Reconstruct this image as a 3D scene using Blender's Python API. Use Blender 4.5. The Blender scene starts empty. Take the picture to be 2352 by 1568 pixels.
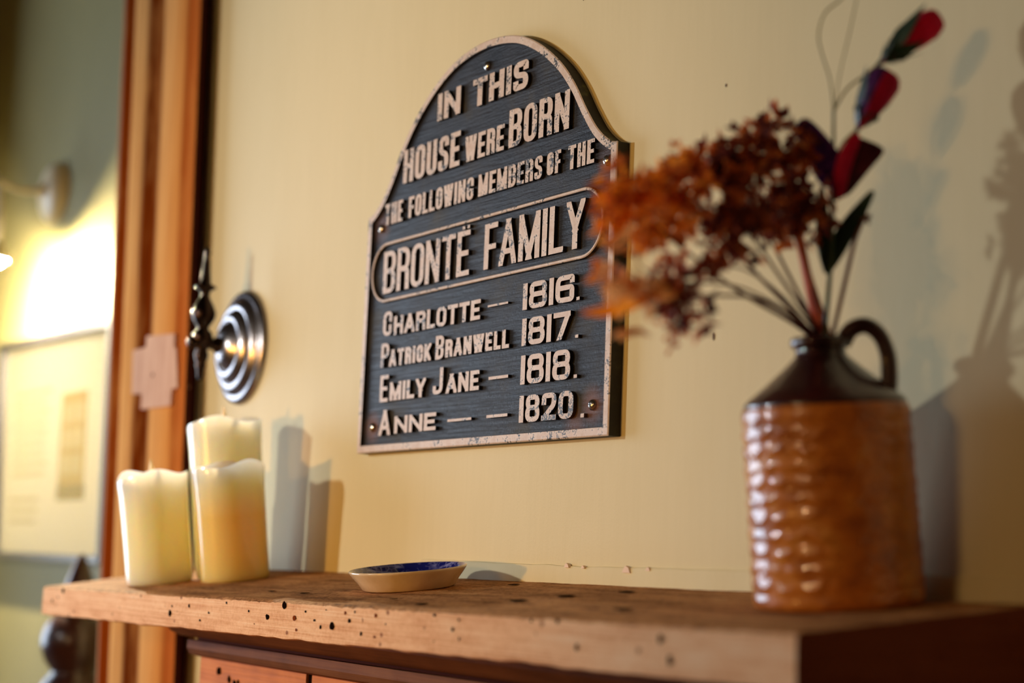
import bpy, bmesh, math, random
import numpy as np
from mathutils import Vector, Matrix, noise as mn

Z0 = 1.2            # height of the camera above the floor; z below is measured from there
S = bpy.context.scene
COL = S.collection

# ------------------------------------------------------------------ camera
cam_d = bpy.data.cameras.new('camera')
cam = bpy.data.objects.new('camera', cam_d)
COL.objects.link(cam)
R = ((0.53937937, 0.08710474, 0.83754561),
     (0.84112951, -0.10255061, -0.53102214),
     (0.03963627, 0.99090672, -0.12858006))
cam.matrix_world = Matrix.Translation((0, -0.95, Z0)) @ Matrix(R).to_4x4()
cam_d.sensor_width = 36.0
cam_d.lens = 4000 / 2352 * 36.0
cam_d.clip_start = 0.05
cam_d.dof.use_dof = True
cam_d.dof.focus_distance = 1.70
cam_d.dof.aperture_fstop = 2.87
S.camera = cam

# ------------------------------------------------------------------ view, world, lights
S.view_settings.view_transform = 'Standard'
S.view_settings.look = 'None'
S.view_settings.gamma = 1.0
S.view_settings.exposure = -0.18
S.view_settings.use_curve_mapping = False
w = bpy.data.worlds.new('world')
S.world = w
w.use_nodes = True
w.node_tree.nodes['Background'].inputs[0].default_value = (1.0, 0.66, 0.34, 1)
w.node_tree.nodes['Background'].inputs[1].default_value = 0.03


def light(name, kind, loc, energy, color, size=0.1, size_y=None, aim=None):
    d = bpy.data.lights.new(name, kind)
    d.energy = energy
    d.color = color
    if kind == 'AREA':
        d.shape = 'RECTANGLE'
        d.size = size
        d.size_y = size_y or size
    else:
        d.shadow_soft_size = size
    o = bpy.data.objects.new(name, d)
    COL.objects.link(o)
    o.location = (loc[0], loc[1], loc[2] + Z0)
    if aim:
        v = Vector(aim) - Vector(loc)
        o.rotation_euler = v.to_track_quat('-Z', 'Y').to_euler()
    return o


# daylight from the side window far to the left, a cool lamp in the room, and warm spot lamps low
# down across the room, aimed at the candles
light('side_window_daylight', 'AREA', (-5.25, -1.50, 0.28), 84, (0.68, 0.82, 1.0), 1.8, 1.65, (-1.4, -0.4, 0.28))
cool = light('cool_lamp', 'SPOT', (-2.47, -2.06, 0.50), 84, (0.93, 0.96, 0.92), 0.045, None, (-1.75, 0, 0.15))
cool.data.spot_size = math.radians(78)
cool.data.spot_blend = 1.0
for lamp_x, watts in ((-1.90, 165), (-1.78, 165)):
    lamp = light('warm_spot_lamp', 'SPOT', (lamp_x, -4.4, -0.22), watts, (1.0, 0.50, 0.10), 0.05, None, (-1.92, 0, 0.12))
    lamp.data.spot_size = math.radians(28)
    lamp.data.spot_blend = 1.0
for lamp_x, lamp_z in ((-0.66, 0.40), (-0.50, 0.47), (-0.36, 0.38)):
    light('warm_room_lamp', 'POINT', (lamp_x, -2.65, lamp_z), 14, (1.0, 0.60, 0.26), 0.022)


# ------------------------------------------------------------------ material helpers
class NT:
    def __init__(self, name):
        self.m = bpy.data.materials.new(name)
        self.m.use_nodes = True
        self.t = self.m.node_tree
        self.b = self.t.nodes['Principled BSDF']
        self.co = None

    def n(self, kind, **kw):
        nd = self.t.nodes.new(kind)
        for k, v in kw.items():
            setattr(nd, k, v)
        return nd

    def l(self, a, b):
        self.t.links.new(a, b)

    def obj(self, scale=(1, 1, 1), rot=(0, 0, 0), loc=(0, 0, 0)):
        if self.co is None:
            self.co = self.n('ShaderNodeTexCoord')
        mp = self.n('ShaderNodeMapping')
        mp.inputs['Scale'].default_value = scale
        mp.inputs['Rotation'].default_value = rot
        mp.inputs['Location'].default_value = loc
        self.l(self.co.outputs['Object'], mp.inputs['Vector'])
        return mp.outputs[0]

    def noise(self, vec, scale=5, detail=6, rough=0.6, dist=0):
        nd = self.n('ShaderNodeTexNoise')
        nd.inputs['Scale'].default_value = scale
        nd.inputs['Detail'].default_value = detail
        nd.inputs['Roughness'].default_value = rough
        nd.inputs['Distortion'].default_value = dist
        self.l(vec, nd.inputs['Vector'])
        return nd.outputs['Fac']

    def ramp(self, fac, stops, interp='LINEAR'):
        nd = self.n('ShaderNodeValToRGB')
        nd.color_ramp.interpolation = interp
        e = nd.color_ramp.elements
        while len(e) < len(stops):
            e.new(0.5)
        for el, (p, c) in zip(e, stops):
            el.position = p
            el.color = c if len(c) == 4 else (*c, 1)
        self.l(fac, nd.inputs[0])
        return nd.outputs[0]

    def mix(self, fac, a, b, mode='MIX'):
        nd = self.n('ShaderNodeMix', data_type='RGBA', blend_type=mode)
        for s, v in ((nd.inputs[0], fac), (nd.inputs[6], a), (nd.inputs[7], b)):
            if hasattr(v, 'node'):
                self.l(v, s)
            elif isinstance(v, (int, float)):
                s.default_value = v
            else:
                s.default_value = (*v, 1)
        return nd.outputs[2]

    def math(self, op, a, b=0.0, c=0.0):
        nd = self.n('ShaderNodeMath', operation=op)
        for s, v in zip(nd.inputs, (a, b, c)):
            if hasattr(v, 'node'):
                self.l(v, s)
            else:
                s.default_value = v
        return nd.outputs[0]

    def bump(self, h, strength=0.3, dist=0.002, normal=None):
        nd = self.n('ShaderNodeBump')
        nd.inputs['Strength'].default_value = strength
        nd.inputs['Distance'].default_value = dist
        self.l(h, nd.inputs['Height'])
        if normal is not None:
            self.l(normal, nd.inputs['Normal'])
        return nd.outputs[0]

    def set(self, **kw):
        for k, v in kw.items():
            s = self.b.inputs[k]
            if hasattr(v, 'node'):
                self.l(v, s)
            elif isinstance(v, (int, float)):
                s.default_value = v
            elif len(v) == 3 and s.type == 'RGBA':
                s.default_value = (*v, 1)
            else:
                s.default_value = v
        return self.m


def srgb(r, g, b):
    f = lambda c: ((c / 255 + 0.055) / 1.055) ** 2.4 if c > 10 else c / 255 / 12.92
    return (f(r), f(g), f(b))


def plain(name, color, rough=0.5, metal=0.0, **kw):
    return NT(name).set(**{'Base Color': color, 'Roughness': rough, 'Metallic': metal, **kw})


# ------------------------------------------------------------------ object helpers
def link(o, parent=None):
    COL.objects.link(o)
    if parent:
        o.parent = parent
    return o


def tag(o, label, cat, group=None):
    o['label'] = label
    o['category'] = cat
    if group:
        o['group'] = group
    return o


def thing(name, label, cat, loc, rot=(0, 0, 0), group=None):
    o = bpy.data.objects.new(name, None)
    o.empty_display_size = 0.02
    link(o)
    o.location = (loc[0], loc[1], loc[2] + Z0)
    o.rotation_euler = rot
    return tag(o, label, cat, group)


def build(name, bm, mats, parent=None, smooth=True, loc=None, kind=None, label=None, angle=40):
    bmesh.ops.recalc_face_normals(bm, faces=bm.faces)
    me = bpy.data.meshes.new(name)
    bm.to_mesh(me)
    bm.free()
    if not isinstance(mats, (list, tuple)):
        mats = [mats]
    for m in mats:
        me.materials.append(m)
    if smooth:
        for p in me.polygons:
            p.use_smooth = True
        try:
            me.set_sharp_from_angle(angle=math.radians(angle))
        except Exception:
            pass
    o = bpy.data.objects.new(name, me)
    link(o, parent)
    if loc is not None:
        o.location = (loc[0], loc[1], loc[2] + (0 if parent else Z0))
    if kind:
        o['kind'] = kind
    if label:
        o['label'] = label
    return o


def box(bm, x0, x1, y0, y1, z0, z1, mat=0):
    v = [bm.verts.new((x, y, z)) for z in (z0, z1) for y in (y0, y1) for x in (x0, x1)]
    fs = []
    for q in ((0, 1, 3, 2), (4, 6, 7, 5), (0, 4, 5, 1), (2, 3, 7, 6), (0, 2, 6, 4), (1, 5, 7, 3)):
        f = bm.faces.new([v[i] for i in q])
        f.material_index = mat
        fs.append(f)
    return fs


def prism(bm, pts, y0, y1, mat=0, side=None):
    """polygon pts (x,z), extruded from y0 (back) to y1 (front)"""
    a = [bm.verts.new((x, y0, z)) for x, z in pts]
    b = [bm.verts.new((x, y1, z)) for x, z in pts]
    f = bm.faces.new(b)
    f.material_index = mat
    g = bm.faces.new(a[::-1])
    g.material_index = mat if side is None else side
    n = len(pts)
    for i in range(n):
        q = bm.faces.new((a[i], a[(i + 1) % n], b[(i + 1) % n], b[i]))
        q.material_index = mat if side is None else side


def lathe(bm, prof, seg=48, fn=None, mat=0, axis=None, close=True):
    """profile [(r,z)] turned about z; fn(r,a,z)->(r,z) distorts; axis = Matrix applied after"""
    rings = []
    for r, z in prof:
        ring = []
        for k in range(seg):
            a = 2 * math.pi * k / seg
            rr, zz = fn(r, a, z) if fn else (r, z)
            p = Vector((rr * math.cos(a), rr * math.sin(a), zz))
            ring.append(bm.verts.new(axis @ p if axis is not None else p))
        rings.append(ring)
    for i in range(len(rings) - 1):
        for k in range(seg):
            f = bm.faces.new((rings[i][k], rings[i][(k + 1) % seg], rings[i + 1][(k + 1) % seg], rings[i + 1][k]))
            f.material_index = mat
    if close:
        for ring, rev in ((rings[0], True), (rings[-1], False)):
            f = bm.faces.new(ring[::-1] if rev else ring)
            f.material_index = mat
    return rings


def spline(pts, n=8):
    """Catmull-Rom through pts"""
    p = [Vector(q) for q in pts]
    if len(p) < 3:
        return [p[0].lerp(p[-1], i / n) for i in range(n + 1)]
    out = []
    for i in range(len(p) - 1):
        a = p[i - 1] if i else p[0] * 2 - p[1]
        b, c = p[i], p[i + 1]
        d = p[i + 2] if i + 2 < len(p) else p[-1] * 2 - p[-2]
        for k in range(n):
            t = k / n
            out.append(0.5 * ((2 * b) + (c - a) * t + (2 * a - 5 * b + 4 * c - d) * t * t + (3 * b - a - 3 * c + d) * t ** 3))
    out.append(p[-1])
    return out


def tube(bm, pts, rad, seg=10, mat=0, flat=1.0):
    """tube along pts; rad number or function of t"""
    n = len(pts)
    up = Vector((0.31, 0.17, 0.93))
    rings = []
    for i, p in enumerate(pts):
        d = (pts[min(i + 1, n - 1)] - pts[max(i - 1, 0)]).normalized()
        s = d.cross(up).normalized()
        u = s.cross(d).normalized()
        r = rad(i / (n - 1)) if callable(rad) else rad
        rings.append([bm.verts.new(p + (s * math.cos(2 * math.pi * k / seg) + u * flat * math.sin(2 * math.pi * k / seg)) * r) for k in range(seg)])
    for i in range(n - 1):
        for k in range(seg):
            f = bm.faces.new((rings[i][k], rings[i][(k + 1) % seg], rings[i + 1][(k + 1) % seg], rings[i + 1][k]))
            f.material_index = mat
    for r_ in (rings[0][::-1], rings[-1]):
        f = bm.faces.new(r_)
        f.material_index = mat


# ------------------------------------------------------------------ materials
def mat_wall(name, c1, c2):
    t = NT(name)
    v = t.obj((1, 1, 0.35))
    a = t.noise(v, 3.0, 5, 0.6)
    b = t.noise(t.obj((40, 40, 3)), 3.0, 4, 0.6)
    col = t.ramp(t.math('ADD', t.math('MULTIPLY', a, 0.75), t.math('MULTIPLY', b, 0.25)), [(0.3, c1), (0.7, c2)])
    fine = t.noise(t.obj((1, 1, 1)), 260, 3, 0.6)
    br = t.noise(t.obj((110, 110, 9)), 3, 3, 0.6)
    big = t.noise(t.obj((1, 1, 1)), 7, 3, 0.5)
    n1 = t.bump(big, 0.25, 0.006)
    n2 = t.bump(t.math('ADD', fine, t.math('MULTIPLY', br, 1.2)), 0.16, 0.0012, n1)
    return t.set(**{'Base Color': col, 'Roughness': 0.62, 'Normal': n2, 'Specular IOR Level': 0.3})


M_WALL = mat_wall('cream_wall_paint', srgb(212, 200, 158), srgb(222, 210, 170))
M_ALC = mat_wall('sage_wall_paint', srgb(146, 140, 92), srgb(160, 152, 104))
M_CHIP = plain('bare_plaster', srgb(235, 212, 196), 0.8)
M_DARKDOT = plain('dark_hole', srgb(22, 12, 8), 0.9, 0.0, **{'Specular IOR Level': 0.0})
M_FLOOR = plain('floor_boards', srgb(90, 60, 40), 0.6)


def mat_pine(name, axis, stops, grain=1.0, rough=0.55, bumpy=0.4, spots=True):
    """axis: stretch along this axis"""
    t = NT(name)
    st = [14, 14, 14]
    st[axis] = 0.9
    v = t.obj(st)
    a = t.noise(v, 2.0 * grain, 6, 0.65, 0.6)
    st2 = [160, 160, 160]
    st2[axis] = 3.0
    f = t.noise(t.obj(st2), 2.0, 4, 0.6)
    blot = t.noise(t.obj((1, 1, 1)), 14, 5, 0.6)
    fac = t.math('ADD', t.math('MULTIPLY', a, 0.55), t.math('ADD', t.math('MULTIPLY', f, 0.2), t.math('MULTIPLY', blot, 0.25)))
    col = t.ramp(fac, stops)
    if spots:
        vo = t.n('ShaderNodeTexVoronoi')
        vo.inputs['Scale'].default_value = 42
        t.l(t.obj((1, 1, 1)), vo.inputs['Vector'])
        sp = t.ramp(vo.outputs['Distance'], [(0.05, (1, 1, 1)), (0.12, (0, 0, 0))])
        rr = t.math('GREATER_THAN', t.noise(t.obj((1, 1, 1)), 19, 2, 0.5), 0.56)
        col = t.mix(t.math('MULTIPLY', t.math('MULTIPLY', sp, rr), 0.8), col, srgb(110, 48, 18))
    nb = t.bump(t.math('ADD', f, t.math('MULTIPLY', a, 0.7)), bumpy, 0.0015)
    return t.set(**{'Base Color': col, 'Roughness': rough, 'Normal': nb, 'Specular IOR Level': 0.05})


def mat_board(name, stops, lines, fleck, seed):
    """old board: fine saw lines along x, grime blotches, small worm flecks"""
    t = NT(name)
    saw = t.noise(t.obj((3, 150, 330), loc=(seed, 0, 0)), 2, 4, 0.6)
    gr = t.noise(t.obj((2.2, 26, 26), loc=(seed, 1, 0)), 2, 6, 0.7, 0.5)
    blot = t.noise(t.obj((9, 20, 24), loc=(seed, 2, 0)), 2, 6, 0.7)
    fine = t.noise(t.obj((1, 1, 1)), 230, 4, 0.7)
    f = t.math('ADD', t.math('ADD', t.math('MULTIPLY', saw, lines), t.math('MULTIPLY', gr, 0.24)), t.math('ADD', t.math('MULTIPLY', blot, 0.36 - lines * 0.3), t.math('MULTIPLY', fine, 0.40 - lines * 0.7)))
    col = t.ramp(f, stops)
    vo = t.n('ShaderNodeTexVoronoi')
    vo.inputs['Scale'].default_value = 75
    t.l(t.obj((0.7, 1, 1)), vo.inputs['Vector'])
    sp = t.ramp(vo.outputs['Distance'], [(0.09, (1, 1, 1)), (0.2, (0, 0, 0))])
    on = t.math('GREATER_THAN', t.noise(t.obj((1, 1, 1)), 24, 2, 0.5), fleck)
    col = t.mix(t.math('MULTIPLY', t.math('MULTIPLY', sp, on), 0.8), col, srgb(120, 58, 24))
    h = t.math('ADD', t.math('MULTIPLY', saw, 0.8), t.math('ADD', t.math('MULTIPLY', fine, 0.6), t.math('MULTIPLY', blot, 0.5)))
    return t.set(**{'Base Color': col, 'Roughness': 0.7, 'Specular IOR Level': 0.05, 'Normal': t.bump(h, 0.8, 0.0016)})


M_SHELF = mat_board('weathered_pine', [(0.30, srgb(150, 92, 58)), (0.42, srgb(214, 158, 116)), (0.52, srgb(238, 192, 152)), (0.66, srgb(248, 218, 186))], 0.30, 0.53, 3.0)
M_SHELFTOP = mat_board('worn_pine_top', [(0.34, srgb(62, 36, 20)), (0.44, srgb(132, 86, 50)), (0.52, srgb(184, 130, 82)), (0.64, srgb(222, 172, 120))], 0.10, 0.60, 7.0)
M_ENDGRAIN = mat_pine('shaded_end_grain', 1, [(0.3, srgb(70, 30, 20)), (0.5, srgb(118, 58, 38)), (0.8, srgb(146, 80, 54))], 1.0, 0.6, 0.4, False)  # shelf end faces, darkened in colour to carry their shade
M_MANTEL = mat_pine('mantel_pine', 0, [(0.3, srgb(124, 62, 24)), (0.5, srgb(198, 118, 54)), (0.8, srgb(226, 156, 86))], 1.0, 0.55, 0.5)


M_SHADEPINE = mat_pine('shade_darkened_pine', 0, [(0.3, srgb(60, 34, 20)), (0.5, srgb(112, 70, 42)), (0.8, srgb(150, 104, 68))], 1.0, 0.6, 0.5)  # mouldings under the shelf: the shelf's shade is put into this brown


def mat_architrave():
    t = NT('stripped_pine_moulding')
    sx = t.n('ShaderNodeSeparateXYZ')
    t.l(t.obj((1, 1, 1)), sx.inputs[0])
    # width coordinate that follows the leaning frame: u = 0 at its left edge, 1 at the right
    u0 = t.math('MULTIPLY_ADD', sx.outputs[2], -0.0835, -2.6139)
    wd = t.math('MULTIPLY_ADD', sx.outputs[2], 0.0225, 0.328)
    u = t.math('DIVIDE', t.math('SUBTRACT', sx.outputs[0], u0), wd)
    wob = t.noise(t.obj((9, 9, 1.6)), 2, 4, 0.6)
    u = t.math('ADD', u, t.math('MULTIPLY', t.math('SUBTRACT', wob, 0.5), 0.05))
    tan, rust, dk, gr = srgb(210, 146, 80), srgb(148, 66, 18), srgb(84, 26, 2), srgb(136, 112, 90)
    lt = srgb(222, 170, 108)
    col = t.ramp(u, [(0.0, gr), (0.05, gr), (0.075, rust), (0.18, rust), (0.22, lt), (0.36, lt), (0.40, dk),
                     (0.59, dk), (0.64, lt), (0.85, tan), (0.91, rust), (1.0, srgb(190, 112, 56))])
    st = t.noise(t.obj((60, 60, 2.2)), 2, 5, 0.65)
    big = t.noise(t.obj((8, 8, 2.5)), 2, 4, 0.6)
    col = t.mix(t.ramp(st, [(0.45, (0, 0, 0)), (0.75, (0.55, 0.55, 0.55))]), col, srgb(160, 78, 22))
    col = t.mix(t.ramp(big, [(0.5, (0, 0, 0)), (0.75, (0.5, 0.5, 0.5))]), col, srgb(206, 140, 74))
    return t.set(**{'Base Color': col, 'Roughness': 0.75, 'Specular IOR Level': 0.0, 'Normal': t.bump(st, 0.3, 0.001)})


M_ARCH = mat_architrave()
M_PATCH = mat_pine('bare_pale_pine', 2, [(0.3, srgb(176, 128, 100)), (0.6, srgb(214, 176, 150)), (0.8, srgb(226, 192, 168))], 1.0, 0.65, 0.3, False)
M_REVEAL = plain('shade_brown_edge', srgb(64, 26, 20), 0.8, 0.0, **{'Specular IOR Level': 0.1})  # brown with shade painted in, for the frame's side and the gap strip


def mat_plaque_black():
    t = NT('navy_black_enamel')
    br = t.noise(t.obj((7, 7, 150)), 2, 5, 0.65, 0.4)
    bl = t.noise(t.obj((1, 1, 1)), 16, 5, 0.6)
    col = t.ramp(bl, [(0.35, srgb(30, 29, 33)), (0.55, srgb(44, 43, 47)), (0.72, srgb(66, 61, 50))])
    col = t.mix(t.ramp(br, [(0.6, (0, 0, 0)), (0.75, (0.3, 0.3, 0.3))]), col, srgb(62, 68, 80))
    # rust bleeding from the screw holes
    pos = t.obj((1, 1, 1))
    tot = None
    for (x, z), k in zip(((0.2184, 0.0304), (-0.2188, 0.0292), (-0.2208, 0.2616), (0.2291, 0.2635), (0.19, 0.012)), (1.0, 1.0, 0.8, 0.5, 0.6)):
        d = t.n('ShaderNodeVectorMath', operation='DISTANCE')
        t.l(pos, d.inputs[0])
        d.inputs[1].default_value = (x, -0.0105, z)
        s = t.math('MULTIPLY', t.ramp(d.outputs['Value'], [(0.006, (1, 1, 1)), (0.022, (0, 0, 0))]), k)
        tot = s if tot is None else t.math('MAXIMUM', tot, s)
    ru = t.math('MULTIPLY', tot, t.ramp(bl, [(0.3, (0.45, 0.45, 0.45)), (0.6, (1, 1, 1))]))
    col = t.mix(ru, col, srgb(112, 76, 60))
    fine = t.noise(t.obj((1, 1, 1)), 420, 2, 0.5)
    h = t.math('ADD', t.math('MULTIPLY', br, 0.8), t.math('MULTIPLY', fine, 0.25))
    return t.set(**{'Base Color': col, 'Roughness': t.ramp(bl, [(0.3, (0.34,) * 3), (0.7, (0.5,) * 3)]), 'Specular IOR Level': 0.16,
                    'Normal': t.bump(h, 0.8, 0.0018)})


def mat_plaque_white(name, wear):
    t = NT(name)
    pos = t.obj((1, 1, 1))
    n1 = t.noise(pos, 70, 5, 0.7)
    n2 = t.noise(pos, 420, 3, 0.6)
    n3 = t.noise(pos, 9, 3, 0.5)
    f = t.math('ADD', t.math('MULTIPLY', n1, 0.5), t.math('ADD', t.math('MULTIPLY', n2, 0.28), t.math('MULTIPLY', n3, 0.22)))
    chips = t.ramp(f, [(wear, (0, 0, 0)), (wear + 0.03, (1, 1, 1))])
    col = t.ramp(n1, [(0.35, srgb(196, 170, 150)), (0.6, srgb(216, 200, 188)), (0.75, srgb(204, 198, 196))])
    col = t.mix(chips, col, srgb(52, 50, 48))
    return t.set(**{'Base Color': col, 'Roughness': 0.5, 'Normal': t.bump(f, 0.35, 0.0012)})


M_PBLACK = mat_plaque_black()
M_PWHITE = mat_plaque_white('chipped_white_paint', 0.533)
M_PRIM = mat_plaque_white('worn_rim_paint', 0.54)


def mat_moss():
    t = NT('mossy_iron_edge')
    n = t.noise(t.obj((1, 1, 1)), 30, 5, 0.6)
    col = t.ramp(n, [(0.42, srgb(22, 20, 18)), (0.56, srgb(40, 38, 26)), (0.66, srgb(84, 88, 44))])
    return t.set(**{'Base Color': col, 'Roughness': 0.7})


M_PEDGE = mat_moss()
M_STEEL = plain('screw_steel', srgb(205, 195, 185), 0.22, 1.0)
M_SLOT = plain('screw_slot', srgb(20, 18, 18), 0.6)
M_BRONZE = plain('dark_bronze', srgb(52, 40, 36), 0.28, 1.0)
M_ROSETTE = plain('polished_dark_metal', srgb(150, 142, 142), 0.27, 1.0)


def mat_wax(name, c_low, c_top, h):
    t = NT(name)
    sx = t.n('ShaderNodeSeparateXYZ')
    t.l(t.obj((1, 1, 1)), sx.inputs[0])
    col = t.ramp(t.math('DIVIDE', sx.outputs[2], h), [(0.0, c_low), (0.55, c_low), (0.93, c_top)])
    n = t.noise(t.obj((20, 20, 4)), 3, 3, 0.5)
    return t.set(**{'Base Color': col, 'Roughness': 0.22, 'Coat Weight': 0.5, 'Coat Roughness': 0.12, 'Subsurface Weight': 1.0, 'Subsurface Radius': (0.06, 0.047, 0.028),
                    'Subsurface Scale': 1.0, 'Normal': t.bump(n, 0.12, 0.004)})


M_FLAME = plain('plastic_flame', srgb(250, 226, 170), 0.4, 0.0, **{'Subsurface Weight': 0.3, 'Subsurface Radius': (0.01, 0.006, 0.003)})


def mat_dish_in():
    t = NT('blue_transfer_print')
    pos = t.obj((1, 1, 1))
    vo = t.n('ShaderNodeTexVoronoi', feature='DISTANCE_TO_EDGE')
    vo.inputs['Scale'].default_value = 150
    t.l(pos, vo.inputs['Vector'])
    wv = t.n('ShaderNodeTexWave', wave_type='RINGS', rings_direction='Z')
    wv.inputs['Scale'].default_value = 55
    wv.inputs['Distortion'].default_value = 3
    t.l(pos, wv.inputs['Vector'])
    a = t.ramp(vo.outputs['Distance'], [(0.03, (1, 1, 1)), (0.08, (0, 0, 0))])
    b = t.ramp(wv.outputs['Color'], [(0.8, (0, 0, 0)), (0.93, (1, 1, 1))])
    m = t.math('MULTIPLY', t.math('MAXIMUM', a, b), t.ramp(t.noise(pos, 40, 3, 0.6), [(0.42, (0, 0, 0)), (0.6, (1, 1, 1))]))
    col = t.mix(m, srgb(20, 28, 112), srgb(128, 134, 196))
    return t.set(**{'Base Color': col, 'Roughness': 0.12, 'Coat Weight': 0.4})


M_DISHIN = mat_dish_in()


def mat_cream_glaze():
    t = NT('cream_glaze')
    n = t.noise(t.obj((1, 1, 1)), 28, 4, 0.6)
    col = t.ramp(n, [(0.3, srgb(206, 178, 138)), (0.7, srgb(228, 206, 172))])
    return t.set(**{'Base Color': col, 'Roughness': 0.2, 'Coat Weight': 0.4})


M_DISHOUT = mat_cream_glaze()


def mat_jug():
    t = NT('salt_glazed_stoneware')
    n = t.noise(t.obj((1, 1, 1)), 40, 5, 0.6)
    col = t.ramp(n, [(0.3, srgb(158, 80, 20)), (0.55, srgb(208, 118, 32)), (0.75, srgb(226, 150, 62))])
    return t.set(**{'Base Color': col, 'Roughness': 0.3, 'Coat Weight': 0.7, 'Coat Roughness': 0.07, 'Normal': t.bump(n, 0.25, 0.001)})


M_JUG = mat_jug()
M_JUGTOP = plain('treacle_glaze', srgb(60, 18, 14), 0.3, 0.0, **{'Coat Weight': 0.8, 'Coat Roughness': 0.03})


def mat_petal(name, stops, trans=0.5):
    t = NT(name)
    n = t.noise(t.obj((1, 1, 1)), 60, 3, 0.6)
    col = t.ramp(n, stops)
    t.set(**{'Base Color': col, 'Roughness': 0.65, 'Specular IOR Level': 0.25})
    tr = t.n('ShaderNodeBsdfTranslucent')
    t.l(col, tr.inputs[0])
    mx = t.n('ShaderNodeMixShader')
    mx.inputs[0].default_value = trans
    t.l(t.b.outputs[0], mx.inputs[1])
    t.l(tr.outputs[0], mx.inputs[2])
    t.l(mx.outputs[0], t.t.nodes['Material Output'].inputs[0])
    return t.m


M_HYD = {
    'bright': mat_petal('orange_dried_petals', [(0.3, srgb(228, 108, 20)), (0.5, srgb(255, 148, 36)), (0.7, srgb(255, 184, 96))]),
    'brown': mat_petal('russet_dried_petals', [(0.3, srgb(120, 48, 26)), (0.5, srgb(196, 90, 34)), (0.7, srgb(230, 140, 70))]),
    'dark': mat_petal('maroon_dried_petals', [(0.3, srgb(70, 30, 30)), (0.55, srgb(112, 46, 34)), (0.75, srgb(190, 104, 64))]),
    'pale': mat_petal('pale_orange_petals', [(0.3, srgb(226, 120, 56)), (0.5, srgb(242, 168, 100)), (0.7, srgb(246, 200, 150))]),
    'plum': mat_petal('plum_orange_petals', [(0.3, srgb(150, 66, 84)), (0.5, srgb(226, 110, 46)), (0.7, srgb(236, 184, 178))]),
}
M_DRYSTEM = plain('dry_brown_stalk', srgb(104, 52, 36), 0.6)
M_RUSTSTEM = plain('rusty_orange_stalk', srgb(216, 96, 40), 0.55)
M_GREEN = plain('green_stem', srgb(66, 92, 52), 0.5)
M_PALEGREEN = plain('pale_green_tendril', srgb(150, 146, 92), 0.55)
M_LEAF = plain('dark_green_leaf', srgb(22, 50, 30), 0.45)
M_MAG = mat_petal('magenta_petal', [(0.3, srgb(190, 14, 62)), (0.55, srgb(226, 24, 84)), (0.75, srgb(230, 60, 110))])
M_PURP = mat_petal('purple_petal', [(0.3, srgb(72, 36, 96)), (0.55, srgb(108, 54, 132)), (0.75, srgb(158, 84, 150))])
M_DEEP = mat_petal('deep_maroon_petal', [(0.3, srgb(52, 12, 26)), (0.55, srgb(92, 20, 36)), (0.75, srgb(120, 30, 44))])
M_DARKWOOD = plain('dark_mahogany', srgb(62, 28, 20), 0.32, 0.0, **{'Coat Weight': 0.3})
M_BLACKFRAME = plain('black_frame', srgb(34, 32, 38), 0.4)
M_BRASS = plain('aged_cream_metal', srgb(238, 224, 188), 0.4, 0.0)

# ------------------------------------------------------------------ the room
bm = bmesh.new()
box(bm, -2.42, 1.6, 0.0, 0.149, -Z0, 1.6)
for x, z, rx, rz in ((-1.1714, 0.2055, 0.0016, 0.0036), (-1.163, 0.428, 0.0012, 0.0016), (-1.39, 0.565, 0.0008, 0.0010)):   # small dark chips in the plaster
    f = bm.faces.new([bm.verts.new((x + rx * math.cos(a), -0.0004, z + rz * math.sin(a))) for a in [i * math.pi / 5 for i in range(10)]])
    f.material_index = 1
build('wall_back', bm, [M_WALL, plain('plaster_chip', srgb(96, 70, 44), 0.8)], smooth=False, loc=(0, 0, 0), kind='structure')
bm = bmesh.new()
box(bm, -7.0, -2.2, 0.15, 0.30, -Z0, 1.6)
build('wall_left', bm, M_ALC, smooth=False, loc=(0, 0, 0), kind='structure')
bm = bmesh.new()
box(bm, -4.9, -4.12, -0.28, 0.15, -Z0, 1.6)  # unseen wall stub, added to keep window light off the alcove
build('wall_light_block', bm, M_ALC, smooth=False, loc=(0, 0, 0), kind='structure')
bm = bmesh.new()
box(bm, -7.0, 1.6, -4.5, 0.30, -Z0 - 0.1, -Z0)
build('floor', bm, M_FLOOR, smooth=False, loc=(0, 0, 0), kind='structure')

# architrave: a moulded board, leaning with the old wall; profile is (u across, depth from wall)
ARCH_PROF = [(0.0, 0.0), (0.0, 0.022), (0.03, 0.029), (0.08, 0.030), (0.105, 0.022), (0.17, 0.020), (0.205, 0.030), (0.25, 0.035), (0.33, 0.034),
             (0.39, 0.030), (0.43, 0.0275), (0.50, 0.027), (0.56, 0.029), (0.585, 0.034), (0.62, 0.035), (0.88, 0.035), (0.905, 0.032),
             (0.93, 0.035), (0.985, 0.034), (1.0, 0.031), (1.0, 0.0)]
bm = bmesh.new()
rows = []
for i in range(13):
    z = -Z0 + i * (1.6 + Z0) / 12
    x0 = -2.6139 - 0.0835 * z
    x1 = x0 + 0.328 + 0.0225 * z
    rows.append([bm.verts.new((x0 + u * (x1 - x0) if d > 0 or u < 0.5 else x1 - 0.035, -d, z)) for u, d in ARCH_PROF])
nP = len(ARCH_PROF)
for i in range(12):
    for k in range(nP - 1):
        f = bm.faces.new((rows[i][k], rows[i][k + 1], rows[i + 1][k + 1], rows[i + 1][k]))
        if k == nP - 2:
            f.material_index = 1
    bm.faces.new((rows[i][nP - 1], rows[i][0], rows[i + 1][0], rows[i + 1][nP - 1]))
bm.faces.new(rows[0][::-1])
bm.faces.new(rows[-1])
trim = build('trim_1', bm, [M_ARCH, M_REVEAL], smooth=True, loc=(0, 0, 0), kind='structure', angle=35)
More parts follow.
